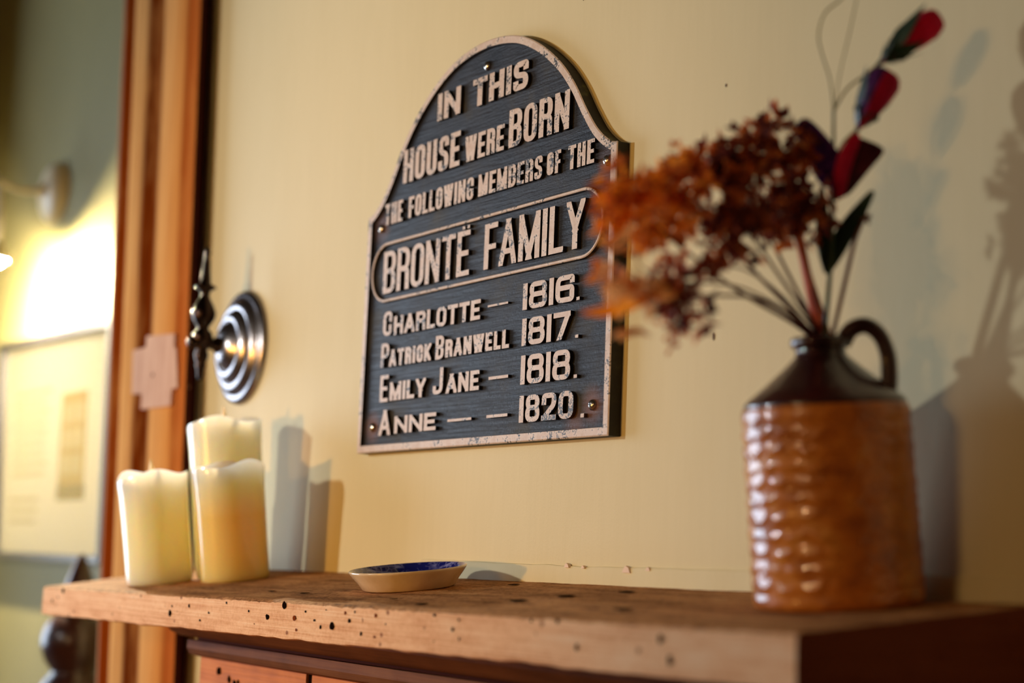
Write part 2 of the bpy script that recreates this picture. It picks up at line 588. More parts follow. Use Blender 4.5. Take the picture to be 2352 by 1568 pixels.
# pale unpainted ghost of a removed bracket, with its stepped top and foot
bm = bmesh.new()
prism(bm, [(-2.446, 0.3175), (-2.446, 0.301), (-2.500, 0.3005), (-2.4915, 0.234), (-2.4505, 0.2325), (-2.4505, 0.209), (-2.335, 0.208),
           (-2.333, 0.232), (-2.312, 0.232), (-2.326, 0.2895), (-2.334, 0.290), (-2.336, 0.311)], -0.019, -0.0385)
lo = [bm.verts.new((-2.41 + 0.003 * math.cos(a), -0.0388, 0.257 + 0.003 * math.sin(a))) for a in [i * math.pi / 6 for i in range(12)]]
f = bm.faces.new(lo)
f.material_index = 1
build('bracket_patch', bm, [M_PATCH, M_DARKDOT], trim, smooth=False, label='pale bare wood patch with a small nail hole')

# lumpy bead of plaster and paint where the wall meets the shelf
bm = bmesh.new()
prev = None
for i in range(121):
    x = -1.66 + i * (1.66 - 0.813) / 120
    zt = 0.0058 - 0.0012 * math.cos((x + 1.4) * 6) + 0.0012 * mn.noise(Vector((x * 30, 0.3, 1)))
    th = 0.0032 + 0.0008 * mn.noise(Vector((x * 22, 4.3, 2)))
    cur = [bm.verts.new((x, y, z)) for y, z in ((0.002, zt), (-th * 0.75, zt - 0.0008), (-th, zt - 0.003), (-th - 0.0012, -0.020), (0.002, -0.020))]
    if prev:
        for k in range(4):
            bm.faces.new((prev[k], prev[k + 1], cur[k + 1], cur[k]))
    prev = cur
for x, z, s in ((-1.379, 0.0035, 0.004), (-1.352, 0.0028, 0.0026), (-1.2835, 0.0015, 0.006), (-1.251, 0.003, 0.0032)):
    pts = [(x - s, z - s * 0.35), (x + s, z - s * 0.35), (x + s * 0.6, z + s * 0.4), (x - s * 0.1, z + s * 0.7), (x - s * 0.6, z + s * 0.3)]
    prism(bm, pts, -0.001, -0.0046, 1)
build('trim_2', bm, [M_WALL, M_CHIP], smooth=True, loc=(0, 0, 0), kind='structure')

# ------------------------------------------------------------------ mantelpiece
mp = thing('mantelpiece', 'worn pine mantelpiece with a pitted thick shelf, fixed to the cream wall', 'mantelpiece', (-1.4, 0, -0.08))
OX, OZ = 1.4, 0.08


def shelf_slope(x):
    return 0.121 - 0.0383 * (x + 1.4)


def shelf_z(x, y):
    return -0.0125 + 0.003 * (x + 1.4) + y * shelf_slope(x)


def lz(p):
    return (p[0] + OX, p[1], p[2] + OZ)


bm = bmesh.new()
NX, NY = 260, 26
xl_f, xl_b, xr = -2.269, -2.265, -0.811
YF = -0.222
top = []
for j in range(NY + 1):
    v = j / NY
    y = 0.0 + YF * v
    row = []
    for i in range(NX + 1):
        u = i / NX
        xl = xl_b + (xl_f - xl_b) * v
        x = xl + (xr - xl) * u
        z = shelf_z(x, y) + 0.0006 * mn.noise(Vector((x * 14, y * 40, 0))) + 0.0004 * mn.noise(Vector((x * 70, y * 160, 3)))
        yy = y
        if j == NY:
            z -= 0.0016 + 0.0011 * mn.noise(Vector((x * 90, 0, 7))) + 0.0008 * mn.noise(Vector((x * 260, 0, 9)))
            yy += 0.0004 * mn.noise(Vector((x * 60, 2, 7)))
        elif j == NY - 1:
            yy = YF + 0.0045
        row.append(bm.verts.new(lz((x, yy, z))))
    top.append(row)
for j in range(NY):
    for i in range(NX):
        f = bm.faces.new((top[j][i], top[j][i + 1], top[j + 1][i + 1], top[j + 1][i]))
        f.material_index = 1
T = 0.0355
rows = [top[-1]]
for q in (0.12, 0.3, 0.55, 0.8, 0.97, 1.0):
    row = []
    for i in range(NX + 1):
        c = top[NY - 2][i].co
        x = top[-1][i].co.x
        zt = shelf_z(x - OX, YF) + OZ
        wob = 0.0005 * mn.noise(Vector((x * 40, q * 7, 5)))
        d = 0.0 if q < 1 else 0.003
        zz = zt - T * q - (0.0014 * mn.noise(Vector((x * 34, 0, 2))) + 0.0012 * mn.noise(Vector((x * 9, 0, 2))) if q > 0.9 else 0)
        row.append(bm.verts.new((x, YF + wob + d, zz)))
    rows.append(row)
row = [bm.verts.new((top[0][i].co.x, 0.0, shelf_z(top[0][i].co.x - OX, YF) + OZ - T)) for i in range(NX + 1)]
rows.append(row)
for a, b in zip(rows[:-1], rows[1:]):
    for i in range(NX):
        bm.faces.new((a[i], a[i + 1], b[i + 1], b[i]))
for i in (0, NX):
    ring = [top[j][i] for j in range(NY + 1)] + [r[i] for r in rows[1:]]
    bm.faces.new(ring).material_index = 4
HOLES = [(-1.824, -0.0644, 0.00334), (-1.819, -0.0566, 0.00143), (-1.7711, -0.0543, 0.00186), (-1.6726, -0.0473, 0.00134), (-1.739, -0.068, 0.00138), (-1.5721, -0.0569, 0.00254), (-1.5353, -0.0441, 0.00375), (-1.5118, -0.0554, 0.00247), (-1.5067, -0.0661, 0.00164), (-1.456, -0.0612, 0.002), (-1.4332, -0.0593, 0.00355), (-1.4884, -0.0483, 0.00122), (-1.4692, -0.0555, 0.00121), (-1.4081, -0.0461, 0.00156), (-1.3997, -0.0526, 0.00194), (-1.3898, -0.0445, 0.00116), (-1.3505, -0.0459, 0.00189), (-1.3762, -0.0629, 0.00191), (-1.351, -0.0642, 0.00151), (-1.3317, -0.0524, 0.00093), (-1.7171, -0.0593, 0.00136), (-1.6167, -0.0533, 0.0013), (-1.6015, -0.065, 0.00086), (-2.1875, -0.0516, 0.00332), (-2.2276, -0.0662, 0.00224), (-1.2192, -0.0511, 0.00175), (-1.2084, -0.0582, 0.00139), (-1.2494, -0.041, 0.00143), (-1.2103, -0.0431, 0.00105), (-1.0698, -0.0373, 0.00192), (-1.0441, -0.055, 0.00251), (-0.935, -0.0574, 0.0032), (-0.9461, -0.0437, 0.00293), (-1.1046, -0.0389, 0.00131), (-1.4463, -0.045, 0.0008)]
random.seed(5)
for k, (x, z, r) in enumerate(HOLES):
    rust = k in (13, 16, 18, 7, 22, 8)
    wx = 0.8 + 0.7 * random.random()
    pts = [(x + OX + r * wx * math.cos(a) * (0.8 + 0.4 * random.random()), z + OZ + r * math.sin(a) * (0.8 + 0.4 * random.random())) for a in [i * math.pi / 6 for i in range(12)]]
    f = bm.faces.new([bm.verts.new((px, YF - 0.0007, pz)) for px, pz in pts])
    f.material_index = 3 if rust else 2
for x, y, r in ((-1.3209, -0.1943, 0.006), (-1.684, -0.1669, 0.004), (-1.4191, -0.0372, 0.006), (-1.2187, -0.0503, 0.007), (-1.0749, -0.16, 0.007),
                (-1.2408, -0.0984, 0.008), (-1.6043, -0.1679, 0.005), (-1.2493, -0.1414, 0.008), (-1.4072, -0.1739, 0.004)):
    f = bm.faces.new([bm.verts.new(lz((x + r * 1.3 * math.cos(a), y + r * math.sin(a) * (0.7 + 0.5 * random.random()), shelf_z(x, y + r * math.sin(a)) + 0.0012))) for a in [i * math.pi / 6 for i in range(12)]])
    f.material_index = 2
M_RUSTSPOT = plain('resin_spot', srgb(120, 54, 20), 0.7, 0.0, **{'Specular IOR Level': 0.0})
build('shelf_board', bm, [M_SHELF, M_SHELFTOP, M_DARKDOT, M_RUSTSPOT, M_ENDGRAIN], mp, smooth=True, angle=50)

# under the shelf: bed moulding, cornice board and frieze
XL, XR = -1.92, -0.84


def strip(name, xl, xr, prof, mat, lab=None):
    b = bmesh.new()
    L = [b.verts.new((xl + OX, y, z + OZ)) for y, z in prof]
    Rr = [b.verts.new((xr + OX, y, z + OZ)) for y, z in prof]
    n = len(prof)
    for i in range(n):
        b.faces.new((L[i], L[(i + 1) % n], Rr[(i + 1) % n], Rr[i]))
    b.faces.new(L[::-1])
    b.faces.new(Rr)
    return build(name, b, mat, mp, smooth=True, label=lab, angle=30)


strip('bed_moulding', -1.960, XR, [(0, -0.070), (-0.176, -0.070), (-0.174, -0.080), (-0.166, -0.089), (-0.153, -0.0945), (0, -0.0945)], M_SHADEPINE)
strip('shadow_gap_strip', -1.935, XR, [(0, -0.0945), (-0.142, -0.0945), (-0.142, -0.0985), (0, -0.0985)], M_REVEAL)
strip('cornice_board', -1.945, XR, [(0, -0.0985), (-0.150, -0.0985), (-0.1505, -0.108), (-0.147, -0.1145), (-0.137, -0.1175), (0, -0.1175)], M_SHADEPINE)
b = bmesh.new()
box(b, -1.94 + OX, -1.660 + OX, -0.134, 0, -0.60 + OZ, -0.1175 + OZ)
box(b, -1.660 + OX, -1.646 + OX, -0.131, 0, -0.60 + OZ, -0.1175 + OZ, 1)
box(b, -1.646 + OX, XR + OX, -0.134, 0, -0.60 + OZ, -0.1175 + OZ)
for x, z, r in ((-1.885, -0.131, 0.006), (-1.855, -0.138, 0.0045), (-1.84, -0.1405, 0.0042), (-1.83, -0.139, 0.003)):
    f = b.faces.new([b.verts.new((x + OX + r * math.cos(a), -0.1346, z + OZ + r * math.sin(a) * (0.6 + 0.6 * random.random()))) for a in [i * math.pi / 6 for i in range(12)]])
    f.material_index = 1
build('frieze_panel', b, [M_MANTEL, M_DARKDOT], mp, smooth=False)

# ------------------------------------------------------------------ cast plaque
PX, PZ = -1.5537, 0.1240
pl = thing('wall_plaque', 'black arched cast-iron plaque with raised white lettering, screwed to the cream wall', 'plaque', (PX, 0, PZ))


def arch_outline(inset=0.0):
    W2, H = 0.2493, 0.2782
    half = [(-0.2493, 0.2782), (-0.237, 0.2815), (-0.2165, 0.2965), (-0.1965, 0.3200), (-0.1735, 0.3515), (-0.1455, 0.3800), (-0.1040, 0.4087),
            (-0.0580, 0.4275), (-0.0, 0.4345)]
    sp = [Vector((x, 0, z)) for x, z in half]
    full = sp + [Vector((-p.x, 0, p.z)) for p in sp[-2::-1]]
    arc = spline(full, 6)
    pts = [(-W2, 0.0)] + [(p.x, p.z) for p in arc] + [(W2, 0.0)]
    if inset:
        n = len(pts)
        out = []
        for i in range(n):
            a, c, d = Vector(pts[i - 1]), Vector(pts[i]), Vector(pts[(i + 1) % n])
            e1, e2 = (c - a).normalized(), (d - c).normalized()
            n1, n2 = Vector((e1.y, -e1.x)), Vector((e2.y, -e2.x))
            m = (n1 + n2)
            m = m / max(m.length_squared, 0.3) * 2
            out.append(tuple(c + m * inset))
        segs = [(Vector(pts[i - 1]), Vector(pts[i])) for i in range(n)]

        def clear(p):
            best = 9.0
            for a, b in segs:
                d = b - a
                t = max(0.0, min(1.0, (p - a).dot(d) / d.length_squared))
                best = min(best, (a + d * t - p).length)
            return best > inset * 0.985
        ok = [clear(Vector(p)) for p in out]
        for i in range(n):
            if not ok[i]:
                k = min((j for j in range(n) if ok[j]), key=lambda j: min(abs(i - j), n - abs(i - j)))
                out[i] = out[k]
        pts = out
    return pts


OUT = arch_outline()
bm = bmesh.new()
prism(bm, OUT, 0.0, -0.0102, 0, 1)
build('backplate', bm, [M_PBLACK, M_PEDGE], pl, smooth=False)
bm = bmesh.new()
r0, r1, r2, r3 = OUT, arch_outline(0.0012), arch_outline(0.0082), arch_outline(0.0092)
lv = [[bm.verts.new((x, y, z)) for x, z in pts] for pts, y in ((r0, -0.0102), (r0, -0.0136), (r1, -0.0145), (r2, -0.0145), (r3, -0.0102))]
n = len(OUT)
for a in range(4):
    for i in range(n):
        f = bm.faces.new((lv[a][i], lv[a][(i + 1) % n], lv[a + 1][(i + 1) % n], lv[a + 1][i]))
        f.material_index = (1, 0, 0, 2)[a]
build('raised_rim', bm, [M_PRIM, M_PEDGE, M_PBLACK], pl, smooth=False, label='chipped white painted rim')


def stadium(x0, x1, z0, z1, n=20):
    r = (z1 - z0) / 2
    pts = []
    for k in range(n + 1):
        a = -math.pi / 2 + math.pi * k / n
        pts.append((x1 - r + r * math.cos(a), z0 + r + r * math.sin(a)))
    for k in range(n + 1):
        a = math.pi / 2 + math.pi * k / n
        pts.append((x0 + r + r * math.cos(a), z0 + r + r * math.sin(a)))
    return pts


cx0, cx1, cz0, cz1 = -1.7892 - PX, -1.3230 - PX, 0.2961 - PZ, 0.3672 - PZ
bm = bmesh.new()
lv = []
for d, y in ((0, -0.0100), (0.0006, -0.0136), (0.0014, -0.0144), (0.0030, -0.0144), (0.0038, -0.0136), (0.0044, -0.0100)):
    lv.append([bm.verts.new((x, y, z)) for x, z in stadium(cx0 + d, cx1 - d, cz0 + d, cz1 - d)])
n = len(lv[0])
for a in range(5):
    for i in range(n):
        f = bm.faces.new((lv[a][i], lv[a][(i + 1) % n], lv[a + 1][(i + 1) % n], lv[a + 1][i]))
        f.material_index = 1 if a in (0, 4) else 0
build('cartouche_band', bm, [M_PRIM, M_PBLACK], pl, smooth=True, angle=30, label='white rounded band around the family name')

def rounded(pts, r, closed=False, n=5):
    """polyline with rounded corners; pts that carry a third value 0 stay sharp"""
    m = len(pts)
    out = []
    for i in range(m):
        c = Vector(pts[i][:2])
        if (not closed and i in (0, m - 1)) or (len(pts[i]) > 2 and pts[i][2] == 0):
            out.append(c)
            continue
        a, d = Vector(pts[i - 1][:2]), Vector(pts[(i + 1) % m][:2])
        e1, e2 = a - c, d - c
        q = min(r, e1.length * 0.49, e2.length * 0.49)
        p, s_ = c + e1.normalized() * q, c + e2.normalized() * q
        for k in range(n + 1):
            t = k / n
            out.append(p * (1 - t) ** 2 + c * 2 * t * (1 - t) + s_ * t * t)
    return out


def clip_poly(poly, axis, lim, keep_less):
    out = []
    for i in range(len(poly)):
        a, b = poly[i - 1], poly[i]
        ia = (a[axis] <= lim) if keep_less else (a[axis] >= lim)
        ib = (b[axis] <= lim) if keep_less else (b[axis] >= lim)
        if ia != ib:
            t = (lim - a[axis]) / (b[axis] - a[axis])
            out.append(a.lerp(b, t))
        if ib:
            out.append(b)
    return out


GLYPH = {  # strokes in a unit box: (points, closed); a trailing 0 keeps that corner sharp
    'A': ([([(0, 0), (0.5, 1)], 0), ([(0.5, 1), (1, 0)], 0), ([(0.2, 0.27), (0.8, 0.27)], 0)], 1.15),
    'B': ([([(0, 1, 0), (1, 1), (1, 0.53), (0, 0.53)], 0), ([(0, 0.53), (1, 0.53), (1, 0), (0, 0)], 0), ([(0, 0), (0, 1)], 0)], 1.0),
    'C': ([([(1, 0.66), (1, 1), (0, 1), (0, 0), (1, 0), (1, 0.34)], 0)], 0.98),
    'E': ([([(0, 0), (0, 1)], 0), ([(0, 1), (1, 1)], 0), ([(0, 0.5), (0.85, 0.5)], 0), ([(0, 0), (1, 0)], 0)], 0.92),
    'F': ([([(0, 0), (0, 1)], 0), ([(0, 1), (1, 1)], 0), ([(0, 0.48), (0.85, 0.48)], 0)], 0.88),
    'G': ([([(1, 0.7), (1, 1), (0, 1), (0, 0), (1, 0), (1, 0.42, 0), (0.62, 0.42)], 0)], 1.0),
    'H': ([([(0, 0), (0, 1)], 0), ([(1, 0), (1, 1)], 0), ([(0, 0.5), (1, 0.5)], 0)], 1.03),
    'I': ([([(0.5, 0), (0.5, 1)], 0)], 0),
    'J': ([([(1, 1), (1, 0), (0, 0), (0, 0.2)], 0)], 0.95),
    'K': ([([(0, 0), (0, 1)], 0), ([(0, 0.38), (1, 1)], 0), ([(0.3, 0.58), (1, 0)], 0)], 1.05),
    'L': ([([(0, 0), (0, 1)], 0), ([(0, 0), (1, 0)], 0)], 0.88),
    'M': ([([(0, 0), (0, 1)], 0), ([(0, 1), (0.5, 0.05)], 0), ([(0.5, 0.05), (1, 1)], 0), ([(1, 1), (1, 0)], 0)], 1.35),
    'N': ([([(0, 0), (0, 1)], 0), ([(0, 1), (1, 0)], 0), ([(1, 0), (1, 1)], 0)], 1.08),
    'O': ([([(0, 0), (0, 1), (1, 1), (1, 0)], 1)], 1.0),
    'P': ([([(0, 0), (0, 1)], 0), ([(0, 1, 0), (1, 1), (1, 0.45), (0, 0.45)], 0)], 0.95),
    'R': ([([(0, 0), (0, 1)], 0), ([(0, 1, 0), (1, 1), (1, 0.50), (0, 0.50)], 0), ([(0.5, 0.50), (0.97, 0.46), (1, 0)], 0)], 1.0),
    'S': ([([(1, 0.82), (1, 1), (0, 1), (0, 0.56), (1, 0.46), (1, 0), (0, 0), (0, 0.18)], 0)], 0.98),
    'T': ([([(0.5, 0), (0.5, 1)], 0), ([(0, 1), (1, 1)], 0)], 1.02),
    'U': ([([(0, 1), (0, 0), (1, 0), (1, 1)], 0)], 1.0),
    'W': ([([(0, 1), (0.25, 0)], 0), ([(0.25, 0), (0.5, 0.9)], 0), ([(0.5, 0.9), (0.75, 0)], 0), ([(0.75, 0), (1, 1)], 0)], 1.45),
    'Y': ([([(0, 1), (0.5, 0.42)], 0), ([(1, 1), (0.5, 0.42)], 0), ([(0.5, 0.45), (0.5, 0)], 0)], 1.1),
    '1': ([([(0.5, 0), (0.5, 1)], 0)], 0),
    '0': ([([(0, 0), (0, 1), (1, 1), (1, 0)], 1)], 1.0),
    '2': ([([(0, 0.7), (0, 1), (1, 1), (1, 0.58), (0.0, 0.0, 0)], 0), ([(0, 0), (1, 0)], 0)], 1.0),
    '6': ([([(1, 0.84), (1, 1), (0, 1), (0, 0), (1, 0), (1, 0.3)], 0), ([(1, 0.25), (1, 0.55), (0, 0.55)], 0)], 1.0),
    '7': ([([(0, 1), (1, 1)], 0), ([(1, 1), (0.38, 0)], 0)], 0.98),
    '8': ([([(0, 0), (0, 0.53), (1, 0.53), (1, 0)], 1), ([(0.03, 0.53), (0.03, 1), (0.97, 1), (0.97, 0.53)], 1)], 1.0),
}


def add_word(bm, text, x0, x1, z0, z1, sv, gap):
    """raised block capitals filling the box, drawn with a pen sv wide and 0.64 sv tall"""
    H = z1 - z0
    sh = min(sv * 0.64, H * 0.21)
    tot = sum(GLYPH[c][1] for c in text)
    fixed = sum(sv for c in text if GLYPH[c][1] == 0)
    g = gap * sv
    U = (x1 - x0 - fixed - g * (len(text) - 1)) / max(tot, 1e-6)
    x = x0
    for ch in text:
        strokes, wd = GLYPH[ch]
        W = wd * U if wd else sv
        a_, b_ = sv / 2, sh / 2
        for si, (pts, closed) in enumerate(strokes):
            yf = -0.0145 - 0.00006 * si
            m = [(x + a_ + p[0] * (W - sv), z0 + b_ + p[1] * (H - sh)) + tuple(p[2:]) for p in pts]
            line = rounded(m, 0.42 * min(W, H * 0.6), bool(closed))
            n = len(line)
            L, Rr = [], []
            for i in range(n):
                p = line[i]
                if closed:
                    d = line[(i + 1) % n] - line[i - 1]
                else:
                    d = line[min(i + 1, n - 1)] - line[max(i - 1, 0)]
                d.normalize()
                # elliptical pen
                nx, nz = -d.y, d.x
                off = Vector((nx * a_, nz * b_))
                q = p.copy()
                if not closed and i in (0, n - 1):
                    ext = abs(d.x) * a_ + abs(d.y) * b_
                    if abs(d.x) > 0.15 and abs(d.y) > 0.15 and not 0.2 < pts[0 if i == 0 else -1][1] < 0.8:
                        ext *= 3
                    q += d * (-ext if i == 0 else ext)
                L.append(q + off)
                Rr.append(q - off)
            segs = range(n if closed else n - 1)
            for i in segs:
                j = (i + 1) % n
                poly = [L[i], L[j], Rr[j], Rr[i]]
                for ax_, lim, less in ((1, z0, False), (1, z1, True), (0, x, False), (0, x + W, True)):
                    if poly:
                        poly = clip_poly(poly, ax_, lim, less)
                if len(poly) < 3:
                    continue
                ar = sum(poly[k - 1].x * poly[k].y - poly[k].x * poly[k - 1].y for k in range(len(poly)))
                if abs(ar) < 1e-10:
                    continue
                prism(bm, [(p.x, p.y) for p in (poly if ar > 0 else poly[::-1])], -0.0098, yf, 0, 1)
        x += W + g


LINES = [
    [('IN', -1.6494, -1.5999, 0.4890, 0.5200), ('THIS', -1.5743, -1.4647, 0.4890, 0.5197)],
    [('HOUSE', -1.7222, -1.5964, 0.4302, 0.4690), ('WERE', -1.5857, -1.5065, 0.4308, 0.4588), ('BORN', -1.4976, -1.3867, 0.4304, 0.4706)],
    [('THE', -1.7613, -1.7194, 0.3870, 0.4118), ('FOLLOWING', -1.7054, -1.5643, 0.3878, 0.4121), ('MEMBERS', -1.5544, -1.4319, 0.3882, 0.4119),
     ('OF', -1.4235, -1.3988, 0.3886, 0.4117), ('THE', -1.3864, -1.3413, 0.3880, 0.4120)],
    [('BRONTE', -1.7584, -1.5665, 0.3062, 0.3552), ('FAMILY', -1.5371, -1.3536, 0.3074, 0.3556), ('DOT', -1.5835, -1.5785, 0.3570, 0.3606), ('DOT', -1.5740, -1.5690, 0.3572, 0.3608)],
    [('C', -1.7528, -1.7323, 0.2567, 0.2844), ('HARLOTTE', -1.7270, -1.5397, 0.2558, 0.2772), ('DASH', -1.5256, -1.4865, 0.2667, 0.2688),
     ('1816', -1.4583, -1.3673, 0.2566, 0.2835), ('DOT', -1.3636, -1.3584, 0.2567, 0.2598)],
    [('P', -1.7542, -1.7353, 0.2205, 0.2479), ('ATRICK', -1.7345, -1.6394, 0.2203, 0.2394), ('B', -1.6297, -1.6122, 0.2199, 0.2458),
     ('RANWELL', -1.6087, -1.4810, 0.2207, 0.2400), ('1817', -1.4576, -1.3721, 0.2202, 0.2477), ('DOT', -1.3637, -1.3584, 0.2201, 0.2232)],
    [('E', -1.7529, -1.7335, 0.1806, 0.2112), ('MILY', -1.7293, -1.6481, 0.1811, 0.2019), ('J', -1.6320, -1.6112, 0.1821, 0.2108),
     ('ANE', -1.6039, -1.5362, 0.1814, 0.2023), ('DASH', -1.5182, -1.4809, 0.1903, 0.1934), ('1818', -1.4572, -1.3698, 0.1812, 0.2104), ('DOT', -1.3637, -1.3584, 0.1815, 0.1848)],
    [('A', -1.7514, -1.7243, 0.1425, 0.1713), ('NNE', -1.7148, -1.6222, 0.1435, 0.1627), ('DASH', -1.5981, -1.5493, 0.1508, 0.1535),
     ('DASH', -1.5193, -1.4793, 0.1510, 0.1540), ('1820', -1.4572, -1.3623, 0.1431, 0.1700), ('DOT', -1.3500, -1.3444, 0.1430, 0.1468)],
]
WEIGHT = [0.0098, 0.0088, 0.0058, 0.0088, 0.0066, 0.0062, 0.0066, 0.0070]
for ln, sv in zip(LINES, WEIGHT):
    for text, x0, x1, z0, z1 in ln:
        bm = bmesh.new()
        x0, x1, z0, z1 = x0 - PX, x1 - PX, z0 - PZ, z1 - PZ
        if text in ('DOT', 'DASH'):
            prism(bm, [(x0, z0), (x1, z0), (x1, z1), (x0, z1)], -0.0098, -0.0142, 0, 1)
            build('full_stop' if text == 'DOT' else 'dash', bm, [M_PWHITE, M_PBLACK], pl, smooth=False)
            continue
        k = sv
        if text == 'WERE':
            k = 0.0066
        if text[0] == '1':
            k = 0.0080
        add_word(bm, text, x0, x1, z0, z1, k, 0.42)
        build('lettering', bm, [M_PWHITE, M_PBLACK], pl, smooth=False)

for x, z in ((-1.5515, 0.5314), (-1.3246, 0.3875), (-1.7745, 0.3856), (-1.7725, 0.1532), (-1.3353, 0.1544)):
    bm = bmesh.new()
    ax = Matrix.Translation((x - PX, -0.0100, z - PZ)) @ Matrix.Rotation(math.pi / 2, 4, 'X')
    lathe(bm, [(0.0056, -0.001), (0.0056, 0.0006), (0.0052, 0.0020), (0.0042, 0.0033), (0.0026, 0.0042), (0.0008, 0.0045)], 24, axis=ax)
    sc = build('screw', bm, M_STEEL, pl, smooth=True, angle=60, label='shiny domed screw head')
    bm = bmesh.new()
    for a, b_ in ((0.0020, 0.0005), (0.0005, 0.0020)):
        box(bm, x - PX - a, x - PX + a, -0.01475, -0.0140, z - PZ - b_, z - PZ + b_)
    build('slot', bm, M_SLOT, sc, smooth=False)

# ------------------------------------------------------------------ bell lever
bl = thing('bell_lever', 'dark ornate bell lever on a ringed round rosette, beside the door frame', 'bell lever', (-2.176, 0, 0.281))
bm = bmesh.new()
AX = Matrix.Rotation(math.pi / 2, 4, 'X')
lathe(bm, [(0.077, 0.0), (0.078, 0.003), (0.076, 0.007), (0.070, 0.010), (0.0665, 0.0095), (0.064, 0.012), (0.059, 0.017), (0.053, 0.0185), (0.0505, 0.0175), (0.048, 0.020),
           (0.042, 0.0255), (0.036, 0.0265), (0.034, 0.025), (0.031, 0.027), (0.025, 0.033), (0.018, 0.036), (0.011, 0.038)], 72, axis=AX)
build('rosette', bm, M_ROSETTE, bl, smooth=True, angle=60)
bm = bmesh.new()
lathe(bm, [(0.0105, 0.030), (0.0125, 0.036), (0.0105, 0.042), (0.0075, 0.046), (0.0065, 0.054), (0.0085, 0.060), (0.0085, 0.078), (0.004, 0.082)], 32, axis=AX)
build('spindle', bm, M_BRONZE, bl, smooth=True, angle=60)
bm = bmesh.new()
prof = [(0.0012, 0.128), (0.0035, 0.124), (0.0045, 0.118), (0.0032, 0.113), (0.0045, 0.108), (0.0055, 0.096), (0.0068, 0.083), (0.0078, 0.076), (0.0150, 0.072),
        (0.0150, 0.070), (0.0075, 0.066), (0.0060, 0.060), (0.0080, 0.055), (0.0130, 0.046), (0.0165, 0.036), (0.0155, 0.028), (0.0115, 0.021), (0.0080, 0.016), (0.0080, 0.013),
        (0.0125, 0.009), (0.0145, 0.002), (0.0130, -0.005), (0.0092, -0.010), (0.0078, -0.016), (0.0100, -0.022), (0.0082, -0.029), (0.0062, -0.034), (0.0076, -0.037),
        (0.0055, -0.041), (0.0048, -0.050), (0.0030, -0.056), (0.0012, -0.058)]
lathe(bm, prof, 32, axis=Matrix.Translation((0, -0.061, 0.006)) @ Matrix.Scale(0.98, 4))
build('lever_handle', bm, M_BRONZE, bl, smooth=True, angle=70)

# ------------------------------------------------------------------ things standing on the shelf (it sags towards the room)


def tilt(x):
    return math.atan(shelf_slope(x))


def candle(x, y, r, h, shear, c_low, c_top, seed, label, flame):
    t = thing('pillar_candle', label, 'candle', (x, y, shelf_z(x, y) + 0.0008), (tilt(x), 0, 0), 'pillar candles on the mantel shelf')
    rnd = random.Random(seed)
    ph = [rnd.random() * 6.28 for _ in range(4)]

    def wave(a):
        return 0.0036 * math.sin(2 * a + ph[0]) + 0.0022 * math.sin(3 * a + ph[1]) + 0.0014 * math.sin(5 * a + ph[2])

    bm = bmesh.new()
    prof = [(r * 0.90, 0.0), (r * 0.955, 0.0015), (r * 0.965, 0.006), (r * 0.97, h * 0.3), (r * 0.985, h * 0.6), (r * 1.0, h * 0.82), (r * 1.03, h - 0.008), (r * 1.035, h - 0.003), (r * 1.015, h),
            (r * 0.975, h - 0.001), (r * 0.93, h - 0.006), (r * 0.85, h - 0.012), (r * 0.5, h - 0.017), (r * 0.06, h - 0.018)]
    n0 = len(prof)

    def fn(rr, a, z):
        k = max(0.0, (z - 0.7 * h) / (0.3 * h))
        inside = 1.0 if rr > r * 0.9 else max(0.0, rr / (r * 0.9))
        return rr * (1 + 0.008 * math.sin(3 * a + ph[3])), z + wave(a) * k * inside
    lathe(bm, prof, 72, fn)
    for v in bm.verts:
        v.co.y -= shear * v.co.z
    build('wax_body', bm, mat_wax('wax_' + str(seed), c_low, c_top, h), t, smooth=True, angle=80)
    if flame:
        bm = bmesh.new()
        lathe(bm, [(0.0010, -0.002), (0.0040, 0.003), (0.0050, 0.008), (0.0042, 0.014), (0.0024, 0.021), (0.0004, 0.0275)], 20)
        for v in bm.verts:
            v.co.x *= 1.0
            v.co.z += h - 0.009
            v.co.y = v.co.y * 0.7 - shear * h
        build('flame_tip', bm, M_FLAME, t, smooth=True, angle=80, label='pale plastic flame tip')
    return t


candle(-2.045, -0.150, 0.0418, 0.1335, 0.0, srgb(254, 244, 210), srgb(254, 248, 234), 3, 'short cream candle at the left end of the shelf, clear of the wall', True)
candle(-1.9365, -0.0985, 0.0424, 0.136, 0.0, srgb(252, 214, 138), srgb(253, 246, 222), 8, 'short amber candle in front of the tall candle', False)
candle(-2.022, -0.066, 0.0448, 0.192, -0.03, srgb(254, 242, 206), srgb(254, 246, 230), 12, 'tallest cream candle, standing behind the two short ones', True)

# oval dish
t = thing('oval_dish', 'small oval dish, cream outside with a blue printed inside, on the mantel shelf', 'dish', (-1.526, -0.092, shelf_z(-1.526, -0.092) + 0.0008), (tilt(-1.526), 0, 0))
bm = bmesh.new()
rot = math.atan2(0.47, -0.88)
EA, EB = 0.070, 0.0590
prof = [(0.70, 0.0), (0.76, 0.0), (0.785, 0.0012), (0.86, 0.0085), (0.945, 0.0150), (0.985, 0.0185), (1.0, 0.0200), (1.0, 0.0212), (0.985, 0.0218)]
prof_in = [(0.985, 0.0218), (0.96, 0.0208), (0.90, 0.0150), (0.80, 0.0065), (0.74, 0.0040), (0.5, 0.0034), (0.02, 0.0032)]


